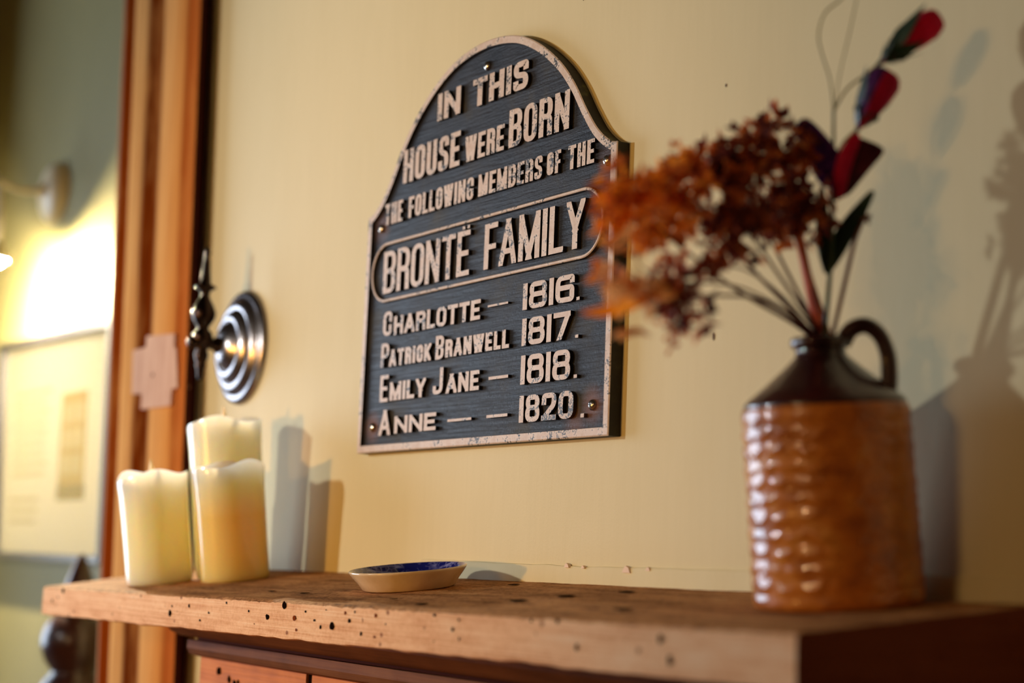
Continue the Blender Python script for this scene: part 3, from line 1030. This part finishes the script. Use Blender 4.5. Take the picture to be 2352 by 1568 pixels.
def ell(b, pf, close=False):
    seg = 96
    rings = []
    for rr, z in pf:
        ring = []
        for k in range(seg):
            a = 2 * math.pi * k / seg
            p = Vector((rr * EA * math.cos(a), rr * EB * math.sin(a), z * 0.92))
            ring.append(b.verts.new(Matrix.Rotation(rot, 3, 'Z') @ p))
        rings.append(ring)
    for i in range(len(rings) - 1):
        for k in range(seg):
            b.faces.new((rings[i][k], rings[i][(k + 1) % seg], rings[i + 1][(k + 1) % seg], rings[i + 1][k]))
    return rings


rg = ell(bm, prof)
bm.faces.new(rg[0][::-1])
build('dish_body', bm, M_DISHOUT, t, smooth=True, angle=70)
bm = bmesh.new()
rg = ell(bm, prof_in)
bm.faces.new(rg[-1])
build('printed_well', bm, M_DISHIN, t, smooth=True, angle=70, label='glossy blue printed inside')

# stoneware jug
JX, JY = -0.937, -0.069
JR, JH, JS = 0.0607, 0.1445, 0.018
jug = thing('stoneware_jug', 'brown stoneware jug with basket-textured body and dark shoulder, at the right end of the shelf', 'jug', (JX, JY, shelf_z(JX, JY) + 0.0008), (tilt(JX), 0, 0))
ROT_H = math.atan2(0.60, 0.80)


def shear(b):
    for v in b.verts:
        v.co.y -= JS * v.co.z
    return b


bm = bmesh.new()
seg, rowsN = 220, 150
rings = []
for j in range(rowsN + 1):
    z = JH * j / rowsN
    ring = []
    env = min(1.0, min(j, rowsN - j) / 10)
    for k in range(seg):
        a = 2 * math.pi * k / seg
        rr = JR * (1.0 - 0.012 * z / JH)
        if z < 0.004:
            rr -= 0.0025 * (1 - z / 0.004) ** 2
        if z > JH - 0.005:
            rr -= 0.003 * ((z - JH + 0.005) / 0.005) ** 2
        u = a / (2 * math.pi) * 18
        vv = z / 0.0118 + 0.35 * mn.noise(Vector((math.cos(a) * 3, math.sin(a) * 3, z * 30)))
        r_i = math.floor(vv)
        uu = u + 0.5 * (r_i % 2)
        fu = uu - math.floor(uu) - 0.5
        fv = vv - r_i
        arc = fv - 1.1 * fu * fu
        bumpv = math.exp(-((arc - 0.45) / 0.26) ** 2) * math.cos(fu * 2.6)
        rr += env * (0.0010 * bumpv + 0.0004 * mn.noise(Vector((math.cos(a) * 9, math.sin(a) * 9, z * 260))))
        ring.append(bm.verts.new((rr * math.cos(a), rr * math.sin(a), z)))
    rings.append(ring)
for j in range(rowsN):
    for k in range(seg):
        bm.faces.new((rings[j][k], rings[j][(k + 1) % seg], rings[j + 1][(k + 1) % seg], rings[j + 1][k]))
bm.faces.new(rings[0][::-1])
build('textured_body', shear(bm), M_JUG, jug, smooth=True, angle=180)
bm = bmesh.new()
lathe(bm, [(JR * 0.960, JH - 0.002), (JR * 0.965, JH + 0.0006), (JR * 0.93, JH + 0.0035), (JR * 0.72, JH + 0.0135), (JR * 0.48, JH + 0.0255), (JR * 0.37, JH + 0.0315), (0.0185, JH + 0.0350),
           (0.0180, JH + 0.0395), (0.0195, JH + 0.0405), (0.0215, JH + 0.0425), (0.0215, JH + 0.0470), (0.0195, JH + 0.0490), (0.0172, JH + 0.0485), (0.0150, JH + 0.0440), (0.0148, JH + 0.0300),
           (0.030, JH + 0.012), (0.030, JH - 0.03)], 64, close=False)
build('shoulder_and_neck', shear(bm), M_JUGTOP, jug, smooth=True, angle=60, label='dark glazed shoulder and neck')
bm = bmesh.new()
hp = [(0.016, JH + 0.043), (0.0235, JH + 0.0525), (0.034, JH + 0.0545), (0.043, JH + 0.047), (0.0475, JH + 0.034), (0.0480, JH + 0.021), (0.0465, JH + 0.008), (0.044, JH + 0.002)]
tube(bm, spline([(x * math.cos(ROT_H), x * math.sin(ROT_H), z) for x, z in hp], 8), lambda q: 0.0058 + 0.0012 * abs(q - 0.5), 14)
build('handle', shear(bm), M_JUGTOP, jug, smooth=True, angle=80, label='dark glazed ear handle')

# ------------------------------------------------------------------ flowers in the jug
NECK = Vector((-0.9370, -0.0889, 0.1464))       # inside the neck, where all stalks meet
MOUTH = Vector((-0.9370, -0.0924, 0.1752))


def petal(bm, base, d, side, L, W, curl, mat=0):
    nrm = d.cross(side).normalized()
    p0 = base
    p1 = base + d * L * 0.45 + side * W * 0.5 + nrm * curl * L * 0.35
    p2 = base + d * L * 0.45 - side * W * 0.5 + nrm * curl * L * 0.35
    pm = base + d * L * 0.5 + nrm * curl * L * 0.05
    p3 = base + d * L + nrm * curl * L * 0.7
    v = [bm.verts.new(p) for p in (p0, p1, p3, p2, pm)]
    for q in ((0, 1, 4), (1, 2, 4), (2, 3, 4), (3, 0, 4)):
        f = bm.faces.new([v[i] for i in q])
        f.material_index = mat


HEADS = [((-0.9113, -0.2796, 0.2347), 0.030), ((-0.9264, -0.2304, 0.2593), 0.026), ((-0.9292, -0.1827, 0.2873), 0.025), ((-0.9335, -0.1351, 0.3068), 0.022), ((-0.8983, -0.2015, 0.2411), 0.027), ((-0.9267, -0.1339, 0.2645), 0.026), ((-0.8930, -0.2577, 0.1829), 0.023), ((-0.8917, -0.2959, 0.1867), 0.026)]


def hydrangea(center, rad, mat, seed, label, count=70, psize=0.0085, squash=1.0, stem=M_DRYSTEM, bend=(0, 0, 0), mat2=None, sr=0.0016, foot=(0, 0)):
    rnd = random.Random(seed)
    c = Vector(center)
    foot_p = NECK + Vector((foot[0], foot[1], 0))
    m_p = MOUTH + Vector((foot[0], foot[1], 0))
    t = thing('dried_hydrangea', label, 'flower', tuple(foot_p), (0, 0, 0), 'dried hydrangea stems in the jug')
    core = c - (c - MOUTH).normalized() * rad * 0.55
    mid = m_p.lerp(core, 0.5) + Vector(bend)
    bm = bmesh.new()
    pts = [p - foot_p for p in spline([foot_p, m_p, mid, core], 8)]
    tube(bm, pts, lambda q: sr * (1.15 - 0.5 * q), 8)
    tips = []
    for k in range(9):
        d = Vector((rnd.gauss(0, 1), rnd.gauss(0, 1), rnd.gauss(0, 1))).normalized()
        e = c + d * rad * 0.62
        if any((e - Vector(p)).length / rr < 0.95 for p, rr in HEADS if p != tuple(center)):
            continue
        tube(bm, [p - foot_p for p in spline([mid.lerp(core, 0.55 + 0.45 * rnd.random()), core.lerp(e, 0.4) + d * 0.002, e], 4)], 0.00055, 5)
    st = build('stem', bm, stem, t, smooth=True, angle=80)
    bm = bmesh.new()
    for k in range(int(count * 1.2)):
        d = Vector((rnd.gauss(0, 1), rnd.gauss(0, 1), rnd.gauss(0, 1))).normalized()
        q = c + Vector((d.x, d.y, d.z * squash)) * rad * (0.3 + 0.95 * rnd.random() ** 0.8)
        dist = [((q - Vector(p)).length / rr, p) for p, rr in HEADS]
        own = (q - c).length / rad
        if any(v < own + 0.28 for v, p in dist if p != tuple(center)):
            continue
        nd = (d + Vector((rnd.gauss(0, .5), rnd.gauss(0, .5), rnd.gauss(0, .5)))).normalized()
        s = nd.cross(Vector((rnd.gauss(0, 1), rnd.gauss(0, 1), rnd.gauss(0, 1)))).normalized()
        ps = psize * (0.55 + 0.9 * rnd.random())
        cu = 0.3 + 0.7 * rnd.random()
        for j in range(4):
            dd = (Matrix.Rotation(j * math.pi / 2 + rnd.gauss(0, 0.15), 3, nd) @ s).normalized()
            petal(bm, q - foot_p, dd, nd.cross(dd).normalized(), ps, ps * 0.7, cu, 0 if mat2 is None or rnd.random() < 0.65 else 1)
    build('flower_head', bm, [M_HYD[mat]] + ([M_HYD[mat2]] if mat2 else []), t, smooth=True, angle=180)
    return t


hydrangea((-0.9113, -0.2796, 0.2347), 0.030, 'bright', 1, 'bright orange dried hydrangea head, the one overlapping the plaque edge', 100, 0.0085, bend=(0, 0.0, -0.004), mat2='brown', foot=(-0.0040, -0.0065))
hydrangea((-0.9264, -0.2304, 0.2593), 0.026, 'brown', 2, 'russet dried hydrangea head just right of the bright orange one', 90, 0.0085, mat2='bright', foot=(-0.0040, -0.0030))
hydrangea((-0.9292, -0.1827, 0.2873), 0.025, 'dark', 3, 'maroon dried hydrangea head at the top middle of the bunch', 80, 0.0085, mat2='brown', foot=(-0.0015, 0.0005))
hydrangea((-0.9335, -0.1351, 0.3068), 0.022, 'brown', 4, 'russet dried hydrangea head at the top right, under the purple bloom', 75, 0.008, stem=M_RUSTSTEM, mat2='dark', sr=0.0042, foot=(-0.0045, 0.0040))
hydrangea((-0.8983, -0.2015, 0.2411), 0.027, 'dark', 5, 'dark maroon dried hydrangea head low in the middle of the bunch', 95, 0.0085, mat2='brown', foot=(0.0040, -0.0040))
hydrangea((-0.9267, -0.1339, 0.2645), 0.026, 'dark', 6, 'dark maroon dried hydrangea head right above the jug neck', 90, 0.0085, stem=M_RUSTSTEM, mat2='brown', sr=0.0034, foot=(0.0045, 0.0030))
hydrangea((-0.8930, -0.2577, 0.1829), 0.023, 'dark', 7, 'dark maroon and orange dried hydrangea head drooping lowest, left of the neck', 44, 0.0095, bend=(0, 0.006, 0.012), mat2='plum', foot=(0.0015, -0.0105))
hydrangea((-0.8917, -0.2959, 0.1867), 0.026, 'pale', 8, 'sparse pale orange hydrangea tip hanging in front of the plaque edge', 13, 0.0120, bend=(0, 0.004, 0.016), mat2='pale', foot=(0.0050, -0.0085), sr=0.0011)

t = thing('dried_leaf_spray', 'long curled orange dried leaf poking left across the plaque', 'leaf', (-0.9316, -0.0915, 0.1458))
o = Vector((-0.9316, -0.0915, 0.1458))
bm = bmesh.new()
tube(bm, [Vector(p) - o for p in spline([NECK, MOUTH, (-0.9144, -0.1735, 0.2074), (-0.8956, -0.2342, 0.2033), (-0.8799, -0.2768, 0.1849)], 8)], 0.0009, 6)
build('stem', bm, M_DRYSTEM, t)
bm = bmesh.new()
cl = spline([(-0.8799, -0.2768, 0.1849), (-0.8816, -0.2959, 0.1715), (-0.8842, -0.3177, 0.1631), (-0.8939, -0.3325, 0.1607)], 6)
prev = None
for i, p in enumerate(cl):
    q = i / (len(cl) - 1)
    wd = 0.0048 * math.sin(math.pi * (0.08 + 0.88 * q)) + 0.0004
    cur = [bm.verts.new(p - o + Vector((0, 0.2, 1)).normalized() * wd * s + Vector((1, 0.3, 0)).normalized() * (0.0015 * (1 - s * s))) for s in (-1, 0, 1)]
    if prev:
        for k in range(2):
            bm.faces.new((prev[k], prev[k + 1], cur[k + 1], cur[k]))
    prev = cur
build('leaf', bm, M_HYD['bright'], t, angle=180)
bm = bmesh.new()
rnd = random.Random(4)
for c in ((-0.9060, -0.2520, 0.1559), (-0.9084, -0.2576, 0.1628), (-0.9035, -0.2529, 0.1693), (-0.9071, -0.2509, 0.1489)):
    for k in range(5):
        d = Vector((rnd.gauss(0, 1), rnd.gauss(0, 1), rnd.gauss(0, 1))).normalized()
        s = d.cross(Vector((rnd.gauss(0, 1), rnd.gauss(0, 1), rnd.gauss(0, 1)))).normalized()
        petal(bm, Vector(c) - o + d * 0.001, d, s, 0.0065, 0.004, 0.6)
tube(bm, [Vector(p) - o for p in spline([(-0.8945, -0.2551, 0.1766), (-0.9008, -0.2530, 0.1672), (-0.9060, -0.2520, 0.1559), (-0.9071, -0.2509, 0.1489)], 5)], 0.0005, 5)
build('hanging_florets', bm, M_HYD['brown'], t, angle=180)

# sweet pea
sp = thing('sweet_pea_stem', 'sweet pea stem with magenta buds and a green stalk, tallest in the jug', 'flower', tuple(NECK))
o = NECK


def tb(b, pts, r, n=8, seg=8):
    tube(b, [Vector(p) - o for p in spline(pts, n)], r, seg)


bm = bmesh.new()
tb(bm, [NECK + Vector((0, 0.008, 0)), (-0.9261, -0.0968, 0.1723), (-0.9176, -0.1005, 0.2266), (-0.9129, -0.1043, 0.2730), (-0.9093, -0.1076, 0.3102), (-0.9070, -0.1099, 0.3349)], lambda q: 0.0021 - 0.0011 * q)
build('stem', bm, M_GREEN, sp)
bm = bmesh.new()
tb(bm, [(-0.9070, -0.1099, 0.3349), (-0.9067, -0.1147, 0.3564), (-0.9081, -0.1210, 0.3733), (-0.9082, -0.1246, 0.3871), (-0.9043, -0.1223, 0.4027), (-0.8977, -0.1140, 0.4125), (-0.8943, -0.1110, 0.4219)], 0.0007)
tb(bm, [(-0.9071, -0.1097, 0.3334), (-0.8997, -0.1109, 0.3605), (-0.8945, -0.1067, 0.3919), (-0.8903, -0.1025, 0.4232)], 0.0005)
tb(bm, [(-0.9071, -0.1097, 0.3334), (-0.9007, -0.1034, 0.3492), (-0.8921, -0.0928, 0.3606), (-0.8864, -0.0857, 0.3687)], 0.0009)
tb(bm, [(-0.9110, -0.1066, 0.2947), (-0.9057, -0.1021, 0.3104), (-0.8998, -0.0952, 0.3201)], 0.0009)
build('tendril', bm, M_PALEGREEN, sp)


def bud(name, a, b, w, mats, wob, cal, lab):
    """furled petal bud from a (calyx) to b (tip): a twisted teardrop with a ruffled mouth"""
    A, B = Vector(a), Vector(b)
    L = (B - A).length
    zq = (B - A).to_track_quat('Z', 'Y').to_matrix().to_4x4()
    ax = Matrix.Translation(A - o) @ zq
    bm = bmesh.new()
    prof = [(w * 0.12, 0.0), (w * 0.45, L * 0.16), (w * 0.8, L * 0.38), (w * 1.0, L * 0.62), (w * 1.0, L * 0.82), (w * 0.75, L * 0.95), (w * 0.1, L)]
    rings = lathe(bm, prof, 28, lambda r, an, z: (r * (1 + wob * math.sin(2 * an + z / L * 2.4) + 0.10 * math.sin(5 * an) * (z / L) ** 2), z), axis=ax)
    bm.faces.ensure_lookup_table()
    for f in bm.faces:
        c = zq.to_3x3().transposed() @ (f.calc_center_median() - (A - o))
        if len(mats) > 1 and math.atan2(c.y, c.x) > 0.4:
            f.material_index = 1
    build(name, bm, mats, sp, angle=180, label=lab)
    bm = bmesh.new()
    for k in range(5):
        an = k * 2 * math.pi / 5 + cal
        d = (Matrix.Translation((0, 0, 0)) @ zq).to_3x3() @ Vector((math.cos(an) * 0.50, math.sin(an) * 0.50, 1)).normalized()
        s = d.cross(B - A).normalized()
        q0 = A - o
        out = (zq.to_3x3() @ Vector((math.cos(an), math.sin(an), 0)))
        petal(bm, q0 + out * 0.0010, d, s, L * (0.62 if k else 0.95), w * 1.25, -0.10)
        petal(bm, q0 + out * 0.0008, (d * 0.8 + out * 0.2).normalized(), s, L * 0.35, w * 0.6, -0.1)
    tube(bm, [q0 - (B - A).normalized() * 0.004, q0, q0 + (B - A).normalized() * 0.004], lambda q: 0.0010 + 0.0016 * q, 8)
    build('calyx', bm, M_LEAF, sp, angle=180, label='dark green sepals')


bud('bud', (-0.8862, -0.0854, 0.3689), (-0.8599, -0.0523, 0.4040), 0.0112, [M_MAG], 0.10, 2.6, 'magenta bud at the tip')
bud('bud', (-0.8987, -0.0941, 0.3213), (-0.8830, -0.0790, 0.3637), 0.0132, [M_MAG, M_PURP], 0.14, 2.2, 'magenta and purple bud')


def sheet(name, grid, mats, lab=None, thick=0.0004):
    """petal or leaf from rows of points"""
    bm = bmesh.new()
    rws = [[bm.verts.new(Vector(p) - o) for p in r] for r in grid]
    for a, b_ in zip(rws[:-1], rws[1:]):
        for k in range(len(a) - 1):
            bm.faces.new((a[k], a[k + 1], b_[k + 1], b_[k]))
    ob = build(name, bm, mats, sp, angle=180, label=lab)
    md = ob.modifiers.new('subd', 'SUBSURF')
    md.levels = md.render_levels = 2
    so = ob.modifiers.new('thick', 'SOLIDIFY')
    so.thickness = thick
    return ob


# open bloom: purple standard behind, magenta folded petal, deep maroon keel
P = lambda x, y, z: (x, y, z)
sheet('bloom_petal', [[P(-0.9238, -0.1339, 0.3198), P(-0.9196, -0.1286, 0.3292), P(-0.9149, -0.1229, 0.3260)],
                      [P(-0.9227, -0.1286, 0.3093), P(-0.9154, -0.1234, 0.3166), P(-0.9081, -0.1119, 0.3125)],
                      [P(-0.9196, -0.1203, 0.2926), P(-0.9112, -0.1140, 0.3010), P(-0.9039, -0.1015, 0.2989)],
                      [P(-0.9154, -0.1119, 0.2759), P(-0.9091, -0.1056, 0.2801), P(-0.9050, -0.0994, 0.2780)]], M_PURP, 'purple petal')
sheet('bloom_petal', [[P(-0.8987, -0.0962, 0.3166), P(-0.8956, -0.0868, 0.3135), P(-0.8882, -0.0732, 0.3083)],
                      [P(-0.9029, -0.1025, 0.3030), P(-0.8945, -0.0941, 0.3030), P(-0.8945, -0.0795, 0.2989)],
                      [P(-0.9071, -0.1056, 0.2863), P(-0.8987, -0.0994, 0.2884), P(-0.8997, -0.0868, 0.2874)],
                      [P(-0.9102, -0.1046, 0.2717), P(-0.9060, -0.1004, 0.2717), P(-0.9060, -0.0941, 0.2738)]], M_DEEP, 'deep maroon petal')
sheet('bloom_petal', [[P(-0.8997, -0.1004, 0.3156), P(-0.8966, -0.0978, 0.3182), P(-0.8945, -0.0931, 0.3156)],
                      [P(-0.9029, -0.1088, 0.3030), P(-0.8966, -0.1036, 0.3051), P(-0.8966, -0.0973, 0.3030)],
                      [P(-0.9050, -0.1119, 0.2863), P(-0.8987, -0.1067, 0.2884), P(-0.9008, -0.1004, 0.2863)],
                      [P(-0.9091, -0.1077, 0.2707), P(-0.9050, -0.1036, 0.2696), P(-0.9060, -0.0983, 0.2717)]], M_MAG, 'magenta folded petal')


def leaf(a, m, b, w):
    cl = spline([a, m, b], 5)
    g = []
    for i, p in enumerate(cl):
        q = i / (len(cl) - 1)
        d = (cl[min(i + 1, len(cl) - 1)] - cl[max(i - 1, 0)]).normalized()
        s = d.cross(Vector((0.74, -0.67, 0.05))).normalized()
        wd = w * math.sin(math.pi * (0.06 + 0.86 * q)) + 0.0003
        g.append([tuple(p - s * wd + Vector((-0.001, 0.001, 0)) * wd / w * 1.5), tuple(p), tuple(p + s * wd + Vector((-0.001, 0.001, 0)) * wd / w * 1.5)])
    sheet('leaf', g, M_LEAF)


leaf((-0.9201, -0.1015, 0.2174), (-0.9112, -0.0962, 0.2435), (-0.8971, -0.0800, 0.2780), 0.0068)
leaf((-0.9196, -0.1030, 0.2174), (-0.9191, -0.1067, 0.2445), (-0.9173, -0.1111, 0.2801), 0.0052)

t = thing('dried_stalk', 'bare pinkish brown stalk leaning right out of the jug neck', 'stalk', tuple(NECK))
bm = bmesh.new()
tube(bm, [Vector(p) - NECK for p in spline([NECK, (-0.9233, -0.0915, 0.1777), (-0.9139, -0.0894, 0.2142), (-0.9071, -0.0874, 0.2424), (-0.9029, -0.0827, 0.2592)], 6)], 0.0017, 8)
build('stem', bm, plain('pink_brown_stalk', srgb(160, 104, 84), 0.6), t)
bm = bmesh.new()
rnd = random.Random(9)
for k in range(14):
    d = Vector((rnd.gauss(0, 1), rnd.gauss(0, 1), rnd.gauss(0.4, 1))).normalized()
    petal(bm, Vector((-0.9034, -0.0832, 0.2576)) - NECK + d * 0.001, d, d.cross(Vector((0.3, 0.8, 0.2))).normalized(), 0.006, 0.004, 0.5)
build('seed_head', bm, M_HYD['dark'], t, angle=180)

# ------------------------------------------------------------------ alcove: sconce, picture, newel post
sc = thing('wall_sconce', 'cream wall lamp arm and round wall plate on the green alcove wall', 'wall lamp', (-3.5184, 0.15, 0.733))
bm = bmesh.new()
AX = Matrix.Rotation(math.pi / 2, 4, 'X')
lathe(bm, [(0.064, 0.0), (0.064, 0.010), (0.060, 0.020), (0.048, 0.028), (0.034, 0.032), (0.018, 0.034), (0.012, 0.042), (0.010, 0.046)], 48, axis=AX)
build('wall_plate', bm, M_BRASS, sc, angle=50)
bm = bmesh.new()
LP = Vector((-3.440, 0.014, 0.564))
org = Vector((-3.5184, 0.15, 0.733))
tube(bm, [Vector(p) - org for p in spline([(-3.5184, 0.107, 0.733), (-3.529, 0.07, 0.732), (-3.539, 0.035, 0.745), (-3.540, 0.005, 0.770), (-3.490, -0.008, 0.765), (-3.450, 0.010, 0.700), (-3.440, 0.014, 0.603)], 8)], 0.0065, 12)
build('arm', bm, M_BRASS, sc, angle=80)
bm = bmesh.new()
lathe(bm, [(0.007, 0.042), (0.010, 0.038), (0.014, 0.022), (0.018, 0.0012), (0.0172, 0.0012), (0.013, 0.020), (0.008, 0.036)], 40, axis=Matrix.Translation(LP - org), close=False)
build('lamp_shade', bm, M_BRASS, sc, angle=60)
bm = bmesh.new()
lathe(bm, [(0.004, 0.024), (0.006, 0.012), (0.0095, 0.004), (0.0100, 0.0), (0.0090, -0.005), (0.006, -0.0085), (0.001, -0.0100)], 32, axis=Matrix.Translation(LP - org))
m = NT('lit_bulb')
m.set(**{'Base Color': (1, 0.9, 0.7), 'Emission Color': (1, 0.82, 0.54, 1), 'Emission Strength': 32000.0})
build('bulb', bm, m.m, sc, angle=180, label='lit warm bulb')

pc = thing('framed_picture', 'large document in a thin black frame, hanging on the alcove wall', 'picture', (-3.44, 0.15, -0.02))
C4 = [(-3.800, -0.0210), (-3.130, -0.0210), (-3.1578, 0.4270), (-3.8005, 0.4390)]
C4 = [(-3.7480, -0.0225), (-3.0650, -0.0225), (-3.0900, 0.4260), (-3.8005, 0.4390)]


def quad_inset(q, d):
    cx_ = sum(p[0] for p in q) / 4
    cz_ = sum(p[1] for p in q) / 4
    return [(p[0] + (d if p[0] < cx_ else -d), p[1] + (d if p[1] < cz_ else -d)) for p in q]


oc = lambda q: [(x + 3.44, z + 0.02) for x, z in q]
bm = bmesh.new()
q0, q1 = oc(C4), oc(quad_inset(C4, 0.013))
lv = [[bm.verts.new((x, y, z)) for x, z in q] for q, y in ((q0, 0.0), (q0, -0.020), (q1, -0.020), (q1, -0.006))]
for a in range(3):
    for i in range(4):
        bm.faces.new((lv[a][i], lv[a][(i + 1) % 4], lv[a + 1][(i + 1) % 4], lv[a + 1][i]))
build('frame', bm, M_BLACKFRAME, pc, smooth=False)
bm = bmesh.new()
prism(bm, oc(quad_inset(C4, 0.0125)), 0.0, -0.005)
rnd = random.Random(2)
M_INK = plain('faded_print', srgb(196, 176, 140), 0.7)
M_ILLO = plain('illustration_tan', srgb(176, 140, 84), 0.7)
M_ILLO2 = plain('illustration_brown', srgb(112, 84, 60), 0.7)
for k in range(9):
    z = 0.335 - k * 0.021
    x = -0.245 + 0.01 * rnd.random()
    prism(bm, [(x, z), (x + 0.19 + 0.05 * rnd.random(), z), (x + 0.22, z + 0.007), (x, z + 0.007)], -0.0045, -0.0053, 1)
for k in range(3):
    z = 0.115 - k * 0.022
    prism(bm, [(-0.235, z), (-0.06 + 0.05 * rnd.random(), z), (-0.05, z + 0.007), (-0.235, z + 0.007)], -0.0045, -0.0053, 1)
prism(bm, [(0.075, 0.125), (0.225, 0.125), (0.215, 0.325), (0.065, 0.325)], -0.0045, -0.0053, 2)
for i in range(2):
    for k in range(3):
        prism(bm, [(0.088 + i * 0.062, 0.165 + k * 0.05), (0.138 + i * 0.062, 0.165 + k * 0.05), (0.138 + i * 0.062, 0.203 + k * 0.05), (0.088 + i * 0.062, 0.203 + k * 0.05)], -0.0050, -0.0056, 1)
prism(bm, [(0.07, 0.115), (0.23, 0.115), (0.23, 0.145), (0.07, 0.145)], -0.0050, -0.0057, 3)
build('document', bm, [plain('cream_paper', srgb(246, 236, 214), 0.7), M_INK, M_ILLO, M_ILLO2], pc, smooth=False)
bm = bmesh.new()
prism(bm, oc(quad_inset(C4, 0.0135)), -0.0085, -0.0105)
gm = NT('picture_glass')
gm.set(**{'Base Color': (1, 1, 1), 'Roughness': 0.02, 'Transmission Weight': 1.0, 'IOR': 1.45})
build('glass', bm, gm.m, pc, smooth=False)

nw = thing('newel_post', 'dark turned wooden post with a ball and spire finial, behind the shelf end', 'post', (-2.965, 0.065, -Z0))
bm = bmesh.new()
zc = -0.154 + Z0
lathe(bm, [(0.050, zc - 0.62), (0.055, zc - 0.60), (0.050, zc - 0.25), (0.056, zc - 0.14), (0.064, zc - 0.10), (0.055, zc - 0.072), (0.040, zc - 0.056), (0.040, zc - 0.050), (0.052, zc - 0.034),
           (0.0595, zc - 0.012), (0.0600, zc + 0.005), (0.055, zc + 0.024), (0.045, zc + 0.038), (0.035, zc + 0.046), (0.032, zc + 0.056), (0.034, zc + 0.066), (0.030, zc + 0.082), (0.022, zc + 0.106),
           (0.012, zc + 0.132), (0.003, zc + 0.148)], 48)
build('turned_finial', bm, M_DARKWOOD, nw, angle=50)
bm = bmesh.new()
box(bm, -0.055, 0.055, -0.055, 0.055, 0.0, zc - 0.615)
build('square_shaft', bm, M_DARKWOOD, nw, smooth=False)
